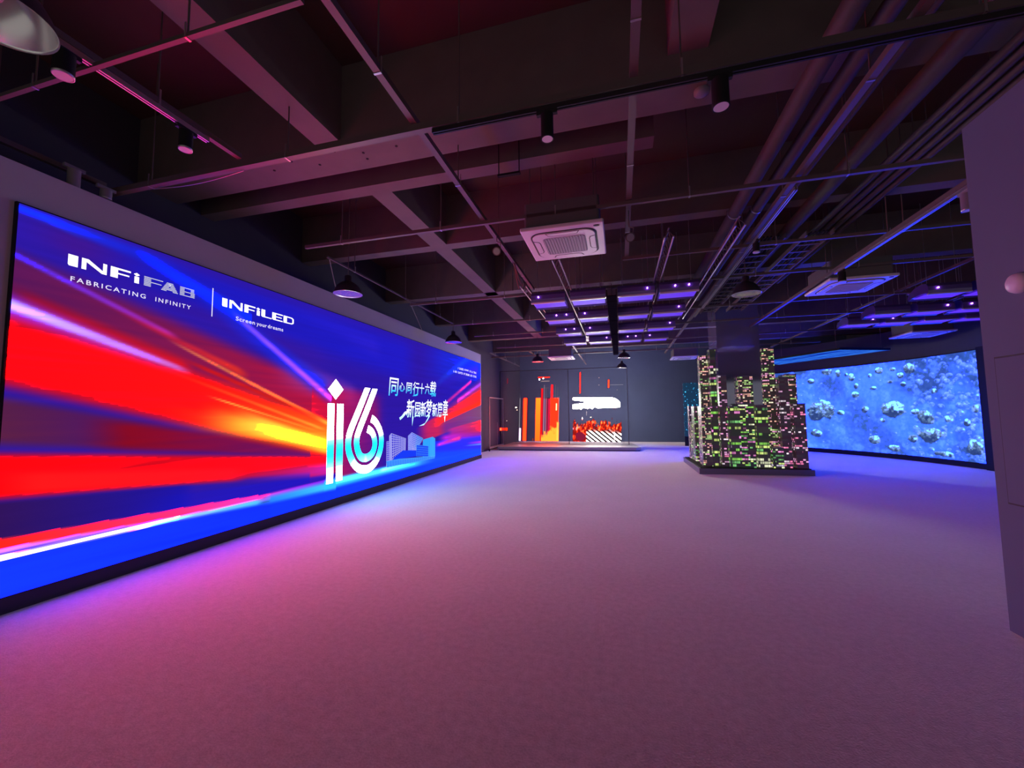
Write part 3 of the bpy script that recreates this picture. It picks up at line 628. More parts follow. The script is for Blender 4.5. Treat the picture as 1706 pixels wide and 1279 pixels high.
# ------------------------------------------------------------------ stage and the transparent LED display on it
stg = thing('low_stage', (-2.0, 17.8, 0), 'low grey stage platform across the far end of the hall', 'stage')
ol = [(-5.0, 16.42), (.55, 16.62), (.73, 16.75), (.42, 19.3), (-5.0, 19.1)]
MB().prism(ol, .03, .15).build('deck', STAGE, stg, .008)
ol2 = [(x * .985 - .02, 17.8 + (y - 17.8) * .96) for x, y in ol]
MB().prism(ol2, 0, .03).build('toe_kick', BLACK, stg)
KX = (.00524, -.0002, -6.53214); KZ = (-.00004, -.00522, 4.8976)
def paint_holo():
    nu, nv = 420, 340
    U, V = np.meshgrid(np.linspace(230, 1310, nu), np.linspace(895, 285, nv))
    P = np.stack([KX[0] * U + KX[1] * V + KX[2], np.full_like(U, 18.0), KZ[0] * U + KZ[1] * V + KZ[2]], -1)
    col = np.zeros((nv, nu, 3)); al = np.zeros((nv, nu))
    def rect(u0, u1, v0, v1, c, a=1., e=3., c1=None):
        m_ = smooth(u0 - e, u0 + e, U) * smooth(u1 + e, u1 - e, U) * smooth(v0 - e, v0 + e, V) * smooth(v1 + e, v1 - e, V) * a
        cc = np.array(c, float)
        if c1 is not None:
            t = np.clip((V - v0) / (v1 - v0), 0, 1)[..., None]; cc = cc * (1 - t) + np.array(c1, float) * t
        col[:] = col * (1 - m_[..., None]) + cc * m_[..., None]; al[:] = np.maximum(al, m_)
    n = fbm(U / 60, V / 45, 31); nf = fbm(U / 18, V / 30, 32, 4)
    # block of glowing bars
    rect(425, 433, 510, 880, (190, 185, 195), .8, 2); rect(428, 444, 770, 880, (250, 235, 250), 1, 4)
    rect(452, 500, 512, 880, (200, 25, 20), .8, 6); rect(461, 491, 512, 880, (255, 96, 40), 1, 3)
    rect(566, 772, 512, 880, (150, 25, 40), .75, 5)
    rect(568, 612, 512, 880, (252, 160, 40), 1, 3, (255, 120, 30)); rect(612, 632, 430, 880, (220, 20, 35), 1, 3)
    rect(634, 660, 520, 880, (110, 70, 110), .8, 3); rect(638, 643, 400, 800, (235, 200, 230), .8, 2)
    rect(662, 668, 520, 860, (215, 20, 90), .9, 2); rect(676, 690, 520, 860, (225, 15, 70), .95, 3); rect(655, 659, 430, 880, (220, 200, 220), .7, 2)
    rect(693, 766, 512, 880, (255, 62, 30), 1, 4); rect(697, 716, 400, 512, (235, 40, 50), 1, 3)
    rect(733, 737, 400, 520, (210, 205, 215), .7, 2); rect(753, 757, 420, 520, (200, 200, 210), .7, 2); rect(766, 770, 500, 880, (240, 225, 225), .8, 2)
    f = smooth(0, 60, V - (880 - 40 - 110 * nf - (U - 640) * .55)) * (U > 620) * (U < 770) * (V < 880)
    col[:] = col * (1 - f[..., None]) + np.array((255, 190, 60.)) * f[..., None]; al[:] = np.maximum(al, f)
    rect(742, 752, 560, 620, (255, 250, 240), .9, 4); rect(752, 770, 720, 875, (255, 220, 90), .9, 5)
    rect(545, 556, 855, 880, (255, 90, 50), .8, 4)
    rect(583, 687, 331, 341, (250, 60, 20), 1, 4); rect(590, 602, 347, 359, (255, 255, 255), 1, 3); rect(624, 636, 340, 350, (255, 255, 255), 1, 3)
    rect(612, 686, 364, 374, (230, 200, 200), .8, 4); rect(604, 682, 425, 430, (150, 145, 155), .8, 2); rect(606, 612, 360, 380, (190, 190, 195), .7, 2)
    for u, v, r_ in ((395, 593, 9), (405, 614, 6), (315, 708, 6), (281, 732, 6), (1097, 351, 5), (1097, 412, 5), (1035, 678, 7), (965, 690, 7), (1000, 640, 4), (1243, 455, 4)):
        rect(u - r_, u + r_, v - r_ * .7, v + r_ * .7, (250, 245, 240), .95, 4)
    rect(961, 969, 675, 705, (255, 255, 255), .9, 3); rect(996, 1002, 625, 665, (230, 225, 230), .8, 2)
    rect(246, 326, 766, 796, (240, 60, 20), 1, 6); rect(250, 268, 772, 792, (255, 190, 120), .9, 5); rect(296, 304, 766, 796, (90, 20, 30), .8, 3)
    rect(308, 317, 335, 385, (190, 20, 60), .9, 4); rect(238, 244, 345, 380, (150, 150, 165), .6, 3)
    rect(936, 950, 300, 482, (170, 25, 20), .8, 5); rect(940, 946, 302, 480, (255, 70, 30), 1, 2)
    rect(1165, 1185, 366, 440, (190, 30, 15), .8, 5); rect(1171, 1179, 370, 436, (255, 110, 40), 1, 2); rect(1186, 1292, 410, 416, (185, 190, 205), .8, 2)
    # white beam
    top = 512 + (U - 880) * .012 + 45 * np.clip((U - 1180) / 90, 0, 1) ** 3; bot = 612 - (U - 880) * .03 + 22 * (nf - .5) * (U < 1100)
    m_ = smooth(-3, 3, V - top) * smooth(-3, 4, bot - V) * smooth(878, 886, U) * smooth(1272, 1264, U)
    m_ *= 1 - smooth(8, 2, np.abs(V - 553) - 12 * np.clip((985 - U) / 100, 0, 1)) * (U < 980)
    col[:] = col * (1 - m_[..., None]) + np.array((255, 252, 248.)) * m_[..., None]; al[:] = np.maximum(al, m_)
    m_ = smooth(.42, .56, fbm((U - V * 1.2) / 14, (U + V) / 120, 33, 3)) * smooth(bot, bot + 6, V) * smooth(640, 600, V - (U - 1270) * .16) * smooth(1060, 1160, U) * (U < 1278)
    col[:] = col * (1 - m_[..., None]) + np.array((225, 40, 40.)) * m_[..., None]; al[:] = np.maximum(al, m_)
    # burning block
    edge = 735 + (nf - .5) * 120 + (fbm(U / 9, V / 60, 39, 3) - .5) * 70
    fl = smooth(-14, 14, V - edge) * smooth(884, 892, U) * smooth(1284, 1276, U) * (V < 880)
    nt_ = fbm(U / 11 + 5, V / 24, 38, 4); kk = smooth(.40, .58, nt_)[..., None]; k2 = smooth(.58, .68, nt_)[..., None]
    fc = np.array((150, 22, 20.)) * (1 - kk) + np.array((240, 66, 26.)) * kk; fc = fc * (1 - k2) + np.array((255, 190, 90.)) * k2
    col[:] = col * (1 - fl[..., None]) + fc * fl[..., None]; al[:] = np.maximum(al, fl)
    wt = smooth(-10, 22, V - (772 + (n - .5) * 60 + (U - 1000) * .06)) * smooth(985, 1010, U + (nf - .5) * 60) * (U < 1280) * (V < 880)
    hat = smooth(.16, .34, np.abs(((U * .8 - V) / 34) % 1 - .5))
    wc = np.array((255, 250, 246.)) * hat[..., None] + np.array((40, 28, 36.)) * (1 - hat[..., None])
    pl = smooth(.56, .66, fbm(U / 30, V / 400, 36, 2))[..., None]; wc = wc * (1 - pl) + np.array((255, 252, 250.)) * pl
    col[:] = col * (1 - wt[..., None]) + wc * wt[..., None]
    m_ = smooth(1.0, .8, np.hypot((U - 952) / 44, (V - 835) / 42) + (n - .5) * .5)
    col[:] = col * (1 - m_[..., None]) + np.array((130, 25, 55.)) * m_[..., None]
    m_ = smooth(.5, .62, nf) * smooth(1010, 980, U) * smooth(740, 765, V) * smooth(800, 770, V) * fl
    col[:] = col * (1 - m_[..., None]) + np.array((250, 225, 235.)) * m_[..., None]
    L = boost(lin(np.clip(col, 0, 255)), 12. - 7. * smooth(670, 690, V)[..., None])
    L *= 1 + 4.0 * (smooth(.75, .95, lin(np.clip(col, 0, 255)).min(-1)) * smooth(690, 670, V))[..., None]      # white flames far beyond the photograph's range
    return P, np.concatenate([L, np.clip(al, 0, 1)[..., None]], -1)
tl = thing('transparent_led_display', (-2.6, 18.0, .15), 'see-through LED display on the stage showing glowing orange bars and white flames', 'display')
P, Cc = paint_holo()
grid_mesh('picture_film', P, Cc, screen_mat('transparent_led_film', 1.15, True), tl)
b = MB()
for x in (-5.32, -2.2, .31): b.box(x - .012, x + .012, 18.01, 18.04, .15, 3.45)
b.box(-5.32, .31, 18.01, 18.04, 3.44, 3.465).build('support_frame', PAINT, tl)

# ------------------------------------------------------------------ wheeled frame beside the stage
rk = thing('rolling_frame', (-5.16, 16.85, 0), 'thin metal rolling frame standing empty by the left wall before the stage', 'frame')
for y in (15.85, 17.86): MB().box(-5.18, -5.14, y - .02, y + .02, .10, 2.2).build('post', CLAMP, rk)
MB().box(-5.18, -5.14, 15.87, 17.84, 2.16, 2.2).build('top_rail', CLAMP, rk)
MB().box(-5.19, -5.13, 15.87, 17.84, .10, .17).build('bottom_rail', CLAMP, rk)
MB().box(-5.165, -5.155, 16.95, 16.965, .17, 1.15).build('inner_rod', CLAMP, rk)
for y in (15.85, 17.86):
    c_ = MB().cyl((-5.175, y, .05), (-5.145, y, .05), .05, n=16).box(-5.18, -5.14, y - .015, y + .015, .05, .10).build('caster', BLACK, rk)

# ------------------------------------------------------------------ model city of LED towers
city = thing('model_city', (3.05, 12.1, 0), 'model city of tall dark towers with lit green and pink windows on a low plinth', 'model')
MB().prism([(1.80, 10.80), (4.27, 10.93), (4.27, 13.4), (1.80, 13.4)], .0, .135).build('plinth', PLINTH, city, .006)
MB().prism([(1.84, 10.86), (4.22, 10.98), (4.22, 13.36), (1.84, 13.36)], .135, .15).build('plinth_top', BLACK, city)
WM = [window_mat('tower_windows_green', 0), window_mat('tower_windows_pink', 1, lit=.30), window_mat('tower_windows_mixed', 2, cw=.05, ch=.042), window_mat('tower_windows_broad', 3, cw=.085, ch=.075)]
TOW = [(1.95, 2.11, 13.0, .25, 1.66, 1), (1.97, 2.15, 12.25, .45, 1.64, 0), (2.12, 2.35, 12.02, .30, 3.03, 2), (2.315, 2.44, 11.66, .32, 3.14, 3), (1.965, 2.18, 11.16, .5, 1.63, 2),
       (2.185, 2.34, 11.16, .4, 1.63, 3), (2.40, 2.58, 11.20, .20, 2.40, 1), (2.545, 2.82, 11.02, .17, 1.62, 3), (2.86, 3.17, 11.22, .19, 2.37, 2), (2.80, 3.10, 11.0, .2, 1.68, 0),
       (3.15, 3.40, 11.02, .22, 1.64, 3), (3.452, 3.71, 11.36, .3, 3.06, 2), (3.70, 3.90, 11.10, .4, 2.30, 1), (3.905, 4.15, 11.32, .42, 2.38, 2), (3.97, 4.2, 11.05, .25, 1.655, 1),
       (3.47, 3.69, 11.02, .3, .62, 0), (1.96, 2.16, 12.72, .24, 1.2, 2), (3.5, 4.18, 12.2, .5, 1.4, 1)]
for x0, x1, y0, dp, zt, k in TOW:
    t = MB().box(x0, x1, y0, y0 + dp, .15, zt).build('tower', WM[k], city)
    MB().box(x0 - .004, x1 + .004, y0 - .004, y0 + dp + .004, zt - .012, zt + .012).build('roof_slab', PLINTH, t)
o = MB().box(2.72, 4.9, 19.5, 19.56, .42, 2.78).build('led_dot_panel', dots_mat()); tag(o, 'dark panel of scattered blue LED dots standing behind the model city', 'panel')
b = MB().box(2.72, 4.9, 19.5, 19.6, 0, .42).build('panel_base', BLACK, None); tag(b, 'black base under the panel of blue LED dots', 'base')

# ------------------------------------------------------------------ ceiling services
def strut(name, label, p0, p1, wd=.041, material=STRUT, step=1.6, top=5.0, cat='ceiling strut', group='struts of the ceiling grid', clampz=True):
    """U-section strut on threaded rods"""
    ax = 0 if abs(p1[0] - p0[0]) > abs(p1[1] - p0[1]) else 1
    t = thing(name, tuple((a + b_) / 2 for a, b_ in zip(p0, p1)), label, cat, group)
    h_ = wd / 2; b = MB()
    z = p0[2]
    if ax == 0:
        b.box(p0[0], p1[0], p0[1] - h_, p0[1] + h_, z - h_, z - h_ + .006); b.box(p0[0], p1[0], p0[1] - h_, p0[1] - h_ + .006, z - h_ + .006, z + h_); b.box(p0[0], p1[0], p0[1] + h_ - .006, p0[1] + h_, z - h_ + .006, z + h_)
    else:
        b.box(p0[0] - h_, p0[0] + h_, p0[1], p1[1], z - h_, z - h_ + .006); b.box(p0[0] - h_, p0[0] - h_ + .006, p0[1], p1[1], z - h_ + .006, z + h_); b.box(p0[0] + h_ - .006, p0[0] + h_, p0[1], p1[1], z - h_ + .006, z + h_)
    b.build('channel', material, t)
    n = max(2, int(abs(p1[ax] - p0[ax]) / step) + 1)
    for i in range(n):
        f = (i + .4) / n; q = [a + (c - a) * f for a, c in zip(p0, p1)]
        MB().cyl((q[0], q[1], z), (q[0], q[1], top), .006, n=6).build('hanger_rod', STRUT, t)
        if clampz and i < 8:
            c = MB(); e = h_ + .004
            if ax == 0: c.box(q[0] - .008, q[0] + .008, q[1] - e, q[1] + e, z - e, z - h_); c.box(q[0] - .006, q[0] + .006, q[1] - e, q[1] - h_, z - e, z + e + .06)
            else: c.box(q[0] - e, q[0] + e, q[1] - .008, q[1] + .008, z - e, z - h_); c.box(q[0] + h_, q[0] + e, q[1] - .006, q[1] + .006, z - e, z + e + .06)
            c.build('clamp', CLAMP, t)
    return t
for lab, y, x0, x1, wd in (('first strut from the viewer crossing above the nearest dome lamp', 1.70, -4.3, -1.6, .028),
                       ('long strut crossing the hall just before the wide near beam', 2.78, -4.95, 4.6, .055),
                       ('strut crossing between the near beam and the nearest air conditioner', 4.43, -4.0, 4.4, .04),
                       ('strut crossing over the far edge of the nearest air conditioner', 6.07, .1, 7.2, .04),
                       ('strut crossing above the first row of violet slats', 7.42, -4.1, 7.4, .04),
                       ('strut crossing above the third row of violet slats', 9.42, -4.05, 7.5, .04),
                       ('strut crossing in front of the mirrored pillar', 10.97, -4.0, 7.4, .04),
                       ('strut crossing behind the mirrored pillar', 13.2, -4.0, 7.2, .04),
                       ('last strut crossing in front of the stage', 15.4, -4.9, 6.4, .045)):
    strut('ceiling_strut', 'dark ' + lab, (x0, y, 3.75), (x1, y, 3.75), wd)
for lab, x, y0, y1, wd in (('short strut running along the top of the left screen wall', -4.88, -1.0, 2.74, .045), ('thin strut running lengthwise over the left wall lamps', -4.05, 4.9, 9.7, .025),
                       ('strut carrying the red-lit lighting track', -3.2, -.6, 2.74, .045), ('lengthwise strut left of the nearest air conditioner', -1.5, .3, 7.3, .05),
                       ('lengthwise strut right of the nearest air conditioner', .155, .3, 6.1, .055), ('long lengthwise strut beside the two large pipes', 1.75, 2.6, 16.8, .05),
                       ('lengthwise strut close to the left side of the right-hand air conditioner', 3.25, 3.75, 13.0, .05), ('strut along the left wall beyond the big screen', -4.7, 14.6, 19.2, .05), ('pale strut running over the middle of the stage', -1.5, 13.3, 19.4, .05), ('short strut above the orange bars of the stage display', -3.2, 14.6, 15.9, .04),
                       ('lengthwise strut nearest the curved screen', 5.32, 7.0, 16.5, .045)):
    strut('ceiling_strut', 'dark ' + lab, (x, y0, 3.805 if x != 3.25 else 3.64), (x, y1, 3.805 if x != 3.25 else 3.64), wd)

def track(label, p0, p1, material=TRACK):
    t = thing('lighting_track', tuple((a + c) / 2 for a, c in zip(p0, p1)), label, 'lighting track')
    ax = 0 if abs(p1[0] - p0[0]) > abs(p1[1] - p0[1]) else 1; z = p0[2]; b = MB(); g = MB()
    if ax == 0:
        b.box(p0[0], p1[0], p0[1] - .018, p0[1] - .006, z - .018, z + .018).box(p0[0], p1[0], p0[1] + .006, p0[1] + .018, z - .018, z + .018); g.box(p0[0], p1[0], p0[1] - .006, p0[1] + .006, z - .006, z + .018)
    else:
        b.box(p0[0] - .018, p0[0] - .006, p0[1], p1[1], z - .018, z + .018).box(p0[0] + .006, p0[0] + .018, p0[1], p1[1], z - .018, z + .018); g.box(p0[0] - .006, p0[0] + .006, p0[1], p1[1], z - .006, z + .018)
    b.build('rail', material, t); g.build('groove', SLOT, t)
GLOSS = mat('polished_track_aluminium', (.70, .66, .66), rough=.38, metal=.9)
track('black lighting track across the hall under the strut before the near beam', (-1.35, 2.78, 3.70), (4.4, 2.78, 3.70))
track('lighting track glinting red beneath the strut at the upper left', (-3.2, -.5, 3.762), (-3.2, 2.45, 3.762), GLOSS)
track('bright lighting track running away beside the two large pipes', (1.75, 4.5, 3.70), (1.75, 9.3, 3.70), GLOSS)
track('lighting track glinting blue left of the right-hand air conditioner', (3.25, 4.0, 3.595), (3.25, 7.2, 3.595), GLOSS)

def spot(label, x, y, ztop, zb, r=.045, axis='x', material=BLACK):
    t = thing('track_spotlight', (x, y, ztop), label, 'spotlight', 'ceiling track spotlights')
    b = MB().box(x - .075, x + .075, y - .014, y + .014, ztop - .03, ztop) if axis == 'x' else MB().box(x - .014, x + .014, y - .075, y + .075, ztop - .03, ztop)
    b.build('adapter', material if material is not BLACK else TRACK, t)
    body = MB().cyl((x, y, ztop - .03), (x, y, zb), r, n=24).build('body', material, t)
    MB().lathe((x, y, zb), [(r + .001, .012), (r + .001, -.002), (r - .006, -.002), (r - .006, .006)], 24).build('rim', CLAMP if axis == 'y' else material, t)
    MB().lathe((x, y, zb), [(r - .006, -.0015), (.0005, -.0015)], 24).build('lens', LENS, t)
spot('black cylinder spotlight on the cross track, the left of two', -.45, 2.78, 3.682, 3.47, .045)
spot('black cylinder spotlight on the cross track, nearer the large pipes', .69, 2.78, 3.682, 3.47, .052)
spot('black cylinder spotlight on the red-lit track, right of its pair', -3.2, 2.28, 3.744, 3.57, .045, 'y')
spot('black cylinder spotlight on the red-lit track, beside the big dome lamp', -3.2, 1.56, 3.744, 3.57, .05, 'y')
GREYSPOT = mat('grey_spot_enamel', (.30, .28, .30), rough=.4)
spot('grey cylinder spotlight above the top left corner of the big screen', -4.72, 2.42, 3.78, 3.55, .045, 'y', GREYSPOT)
spot('stubby grey spotlight at the end of the strut above the big screen', -4.72, 2.66, 3.72, 3.60, .045, 'y', GREYSPOT)
spot('black spotlight just in front of the right-hand air conditioner', 3.25, 7.02, 3.577, 3.40, .05, 'y')
spot('grey spotlight on the blue-glinting track, close to the right wall', 3.25, 4.75, 3.577, 3.38, .04, 'y', GREYSPOT)
spot('black spotlight low on the bright track beside the large pipes', 1.75, 5.75, 3.682, 3.53, .04, 'y')
def parcan(label, x, y, z, dx, dy, dz):
    t = thing('tilted_spotlight', (x, y, z), label, 'spotlight')
    d = Vector((dx, dy, dz)).normalized(); p = Vector((x, y, z))
    MB().cyl(p - d * .09, p + d * .035, .035, .05, n=24).build('body', BLACK, t)
    MB().cyl(p + d * .034, p + d * .040, .053, n=24).build('rim', STRUT, t)
    MB().cyl(p + d * .039, p + d * .043, .042, n=24).build('lens', CLAMP, t)
    MB().tube([p - d * .03 + Vector((.04, 0, 0)), (x + .05, y, z + .1), (x, y, z + .12), (x, y, 3.78)], .006, 6).build('bracket', STRUT, t)
parcan('round silver-faced spotlight tilted towards the viewer, left of the nearest air conditioner', -1.46, 4.85, 3.57, .15, -.85, -.45)
parcan('round silver-faced spotlight tilted towards the viewer, right of the nearest air conditioner', .155, 4.66, 3.47, .25, -.8, -.45)
t = thing('smoke_detector', (.745, 3.56, 4.2), 'pale smoke detector under the near beam beside the large pipes', 'detector')
MB().lathe((.74, 3.56, 4.2), [(.06, 0), (.06, -.025), (.035, -.045), (.0005, -.047)], 24).build('housing', GREYSPOT, t)

# cassette air conditioners
def rrect(hx, hy, r, n=6):
    out = []
    for cx_, cy_, a0 in ((hx - r, hy - r, 0), (-hx + r, hy - r, 90), (-hx + r, -hy + r, 180), (hx - r, -hy + r, 270)):
        for k in range(n + 1):
            t = math.radians(a0 + 90 * k / n); out.append((cx_ + r * math.cos(t), cy_ + r * math.sin(t)))
    return out
def ring(b, outer, inner, z0, z1):
    n = len(outer); vs = [(x, y, z0) for x, y in outer] + [(x, y, z0) for x, y in inner] + [(x, y, z1) for x, y in outer] + [(x, y, z1) for x, y in inner]
    fs = []
    for k in range(n):
        l = (k + 1) % n
        fs += [(k, n + k, n + l, l), (2 * n + k, 2 * n + l, 3 * n + l, 3 * n + k), (k, l, 2 * n + l, 2 * n + k), (n + k, 3 * n + k, 3 * n + l, n + l)]
    return b.face_add(vs, fs)
def make_ac(x, y, z, label):
    t = thing('air_conditioner', (x, y, z), label, 'air conditioner', 'white ceiling cassette air conditioners')
    o = (x, y, z)
    def place(b): b.v = [(p[0] + x, p[1] + y, p[2] + z) for p in b.v]; return b
    place(MB().prism(rrect(.42, .42, .03), .045, .34)).build('body', GALV, t)
    place(MB().prism(rrect(.465, .465, .018), .0, .045)).build('fascia_panel', WHITE, t, .012)
    place(MB().prism(rrect(.362, .362, .13), -.014, .0)).build('inner_panel', WHITE, t, .008)
    place(ring(MB(), rrect(.382, .382, .15), rrect(.362, .362, .13), -.003, .0)).build('air_slot', SLOT, t)
    g = MB().prism(rrect(.248, .248, .06), -.017, -.014)
    g.f = g.f[:]
    place(g).build('grille', GRILLE, t)
    r_ = MB()
    for k in range(15):
        u = -.23 + .46 * k / 14; r_.box(u - .007, u + .007, -.225, .225, -.023, -.017)
    place(r_).build('grille_ribs', GRILLE, t)
    for k in range(4):
        c, s_ = (1, 0, -1, 0)[k], (0, 1, 0, -1)[k]
        def rot(poly): return [(px_ * c - py_ * s_, px_ * s_ + py_ * c) for px_, py_ in poly]
        f = rot([(-.18, -.356), (.18, -.356), (.16, -.308), (.12, -.295), (-.12, -.295), (-.16, -.308)])
        l = MB(); l.prism(f, -.0165, -.0145); place(l).build('louvre_flap', WHITE, t)
        l = MB(); f2 = rot([(-.193, -.36), (.193, -.36), (.168, -.300), (.124, -.285), (-.124, -.285), (-.168, -.300)]); l.prism(f2, -.0155, -.0135); place(l).build('flap_gap', SLOT, t)
    b = MB().lathe((0, 0, 0), [(.030, 0), (.030, -.004), (.0005, -.005)], 20); b.v = [(p[0] * 1.1 + .385, p[1] * .7 - .40, p[2]) for p in b.v]
    place(b).build('badge', SLOT, t)
    for sx in (-.36, .36):
        for sy in (-.36, .36): place(MB().cyl((sx, sy, .34), (sx, sy, 5.0 - z), .006, n=6)).build('hanger_rod', STRUT, t)
    return t
ac = make_ac(-.58, 4.83, 3.55, 'white ceiling cassette air conditioner nearest the viewer, in mid hall')
for (x, y, z), lab in zip(((3.74, 7.9, 3.55), (-.63, 11.92, 3.66), (-2.08, 15.2, 3.55), (2.42, 16.75, 3.55), (7.55, 12.75, 3.4)),
                      ('white cassette air conditioner at the right, above and before the curved screen', 'white cassette air conditioner half hidden above the rows of violet slats',
                       'small far white cassette air conditioner glowing pink above the left of the stage', 'far white cassette air conditioner just left of the model city towers',
                       'white cassette air conditioner close to the navy fascia over the curved screen')):
    dup(ac, (x, y, z), lab)

# dome pendants
def make_pendant(x, y, z, label, deep=False):
    t = thing('dome_pendant', (x, y, z), label, 'pendant lamp', 'metal dome pendant lamps')
    MB().lathe((x, y, z), [(.205, 0), (.200, .012), (.185, .06), (.155, .115), (.11, .16), (.065, .185), (.05, .20), (.05, .27), (.03, .285), (.0005, .286)], 40).build('shade', DOME, t)
    MB().lathe((x, y, z), [(.204, .0005), (.198, .004), (.196, .012), (.181, .058), (.151, .112), (.106, .155), (.062, .18), (.0005, .182)] if deep else [(.206, .0), (.200, -.003), (.19, .004), (.12, .010), (.0005, .012)], 40).build('reflector', ALU if deep else COVER, t)
    if deep: MB().lathe((x, y, z + .13), [(.0005, -.055), (.025, -.045), (.034, -.01), (.03, .02), (.02, .048)], 20).build('bulb', LENS, t)
    MB().cyl((x, y, z + .28), (x, y, 5.0), .007, n=8).build('stem', STRUT, t)
    MB().cyl((x, y, 4.97), (x, y, 5.0), .05, n=12).build('ceiling_cup', STRUT, t)
    return t
pd = make_pendant(-3.86, 5.13, 3.30, 'dome lamp reflecting red, hung high over the middle of the big screen')
for (x, y, z), lab in zip(((-3.99, 9.40, 3.30), (1.93, 6.90, 3.30), (-2.74, 13.9, 3.30), (.17, 13.9, 3.3), (.11, 17.0, 3.3)),
                      ('dome lamp hung over the far end of the big screen', 'silver dome lamp reflecting blue, left of the right-hand air conditioner',
                       'tiny far dome lamp left of the pink-lit air conditioner', 'far dome lamp right of the violet slats', 'farthest dome lamp, just above the stage')):
    dup(pd, (x, y, z), lab)
make_pendant(-2.655, 1.05, 3.30, 'large shiny dome lamp cut by the upper left corner of the picture', True)

# pipes and ducts on the right
def pipe(label, x, y0, y1, z, r, coupling=None):
    t = thing('ceiling_pipe', (x, (y0 + y1) / 2, z), label, 'pipe', 'pipes running along the right of the ceiling')
    MB().cyl((x, y0, z), (x, y1, z), r, n=20).build('pipe_run', PIPE, t)
    for yy in coupling or ():
        MB().cyl((x, yy - .012, z), (x, yy + .012, z), r + .006, n=20).build('coupling_ring', CLAMP, t)
    for yy in (y0 + .6, (y0 + y1) / 2, y1 - .6):
        MB().cyl((x, yy, z + r), (x, yy, 5.0), .006, n=6).build('hanger_rod', STRUT, t)
pipe('thick dark pipe, the left of the two large pipes right of centre', 1.47, 2.0, 9.8, 4.0, .075, (5.55,))
pipe('thick dark pipe, the right of the two large pipes right of centre', 1.74, 2.0, 9.8, 4.05, .065, (5.6,))
pipe('brownish large pipe to the right of the long lengthwise strut', 2.42, 1.2, 8.6, 4.1, .085)
pipe('thin pipe right above the long lengthwise strut', 2.06, 1.0, 12.0, 4.12, .03)
for i, lab in enumerate(('leftmost', 'second', 'third', 'rightmost')):
    pipe('thin conduit, %s of the four bundled above the right wall' % lab, 2.86 + .12 * i, .8, 9.4, 4.16, .036)
for k, (x, lab) in enumerate(((2.16, 'left of the mirrored pillar, nearer the violet slats'), (2.75, 'running towards the mirrored pillar'))):
    y1 = 10.9; t = thing('cable_ladder', (x, 8.6, 4.02), 'dark cable ladder ' + lab, 'cable ladder')
    b = MB().box(x - .17, x - .155, 6.4, y1, 3.93, 4.0).box(x + .155, x + .17, 6.4, y1, 3.93, 4.0)
    b.build('side_rails', STRUT, t)
    y = 6.5
    while y < y1: MB().box(x - .155, x + .155, y, y + .035, 3.94, 3.955).build('rung', STRUT, t); y += .28
    c_ = MB()
    for q in range(5): c_.tube([(x - .11 + .05 * q + .012 * math.sin(3 * q + yy), 6.4 + yy * .56, 3.972) for yy in range(9)], .014, 6)
    c_.build('cables', BLACK, t)
    for yy in (6.9, 8.6, 10.4):
        MB().cyl((x - .165, yy, 4.0), (x - .165, yy, 5.0), .005, n=6).cyl((x + .165, yy, 4.0), (x + .165, yy, 5.0), .005, n=6).build('hanger_rods', STRUT, t)

# ------------------------------------------------------------------ kinetic ceiling slats lit violet
def make_slat(x, y, z, wd, label, group, spots=(-.6, .45)):
    t = thing('violet_slat', (x, y, z), label, 'ceiling slat', group)
    h_ = wd / 2
    sec = [(0, .0), (-.015, .05), (-.01, .12), (.03, .17), (.12, .19), (.30, .17), (.46, .10), (.50, .03), (.48, -.01), (.40, .015), (.2, .03), (.06, .02)]
    MB().xprism([(y + a, z + b_) for a, b_ in sec], x - h_, x + h_).build('shell', SLAT, t)
    MB().box(x - h_, x + h_, y - .018, y + .03, z - .022, z + .0).build('edge_bar', EDGE, t)
    MB().box(x - h_ + .02, x + h_ - .02, y + .10, y + .38, z - .002, z + .008).build('led_strip', VIOLET, t)
    MB().lathe((0, 0, 0), [(.02, 0), (.016, .008), (.0005, .012)], 12)
    for u in spots:
        MB().cyl((x + u * h_, y - .034, z + .085), (x + u * h_, y - .012, z + .085), .010, n=12).build('light_spot', VSPOT, t)
    gr = MB()
    for k in range(3): gr.box(x - .12 + .08 * k, x - .07 + .08 * k, y + .55, y + .68, z + .04, z + .15)
    gr.box(x - .2, x + .2, y + .56, y + .66, z + .15, z + .17)
    gr.box(x - .03, x + .03, y + .40, y + .58, z + .155, z + .175)
    gr.build('winch_motor', STRUT, t)
    MB().cyl((x - h_ * .7, y + .15, z + .18), (x - h_ * .7, y + .15, 5.0), .004, n=6).cyl((x + h_ * .7, y + .15, z + .18), (x + h_ * .7, y + .15, 5.0), .004, n=6).build('suspension_wires', CLAMP, t)
    return t
rows = ('nearest', 'second', 'third', 'farthest'); cols = ('left end', 'left of the centre tray', 'right of the centre tray', 'right end')
kinds = []
for i, y in enumerate((6.77, 8.15, 9.6, 11.0)):
    for j, (x, wd) in enumerate(((-1.14, .62), (-.47, .56), (.30, .54), (.95, .56))):
        lab = 'violet-lit slat under mid ceiling, %s row, %s' % (rows[i], cols[j])
        if len(kinds) < 4: kinds.append(make_slat(x, y, 3.4, .58, lab, 'violet slats hung under the middle of the ceiling', ((-.55,), (), (.6,), (-.2, .5))[len(kinds)]))
        else: dup(kinds[(j + 3 * i + (i == 2)) % 4], (x, y, 3.4), lab)
for i, y in enumerate((8.15, 9.6, 10.6)):
    for j, x in enumerate((5.25, 5.95, 6.65, 7.35)):
        lab = 'violet-blue slat before the curved screen fascia, %s row, %s' % (('nearest', 'middle', 'farthest')[i], ('leftmost', 'second from left', 'third from left', 'rightmost')[j])
        dup(kinds[(j + i) % 3], (x, y, 3.4), lab, 'violet slats hung under the right of the ceiling')
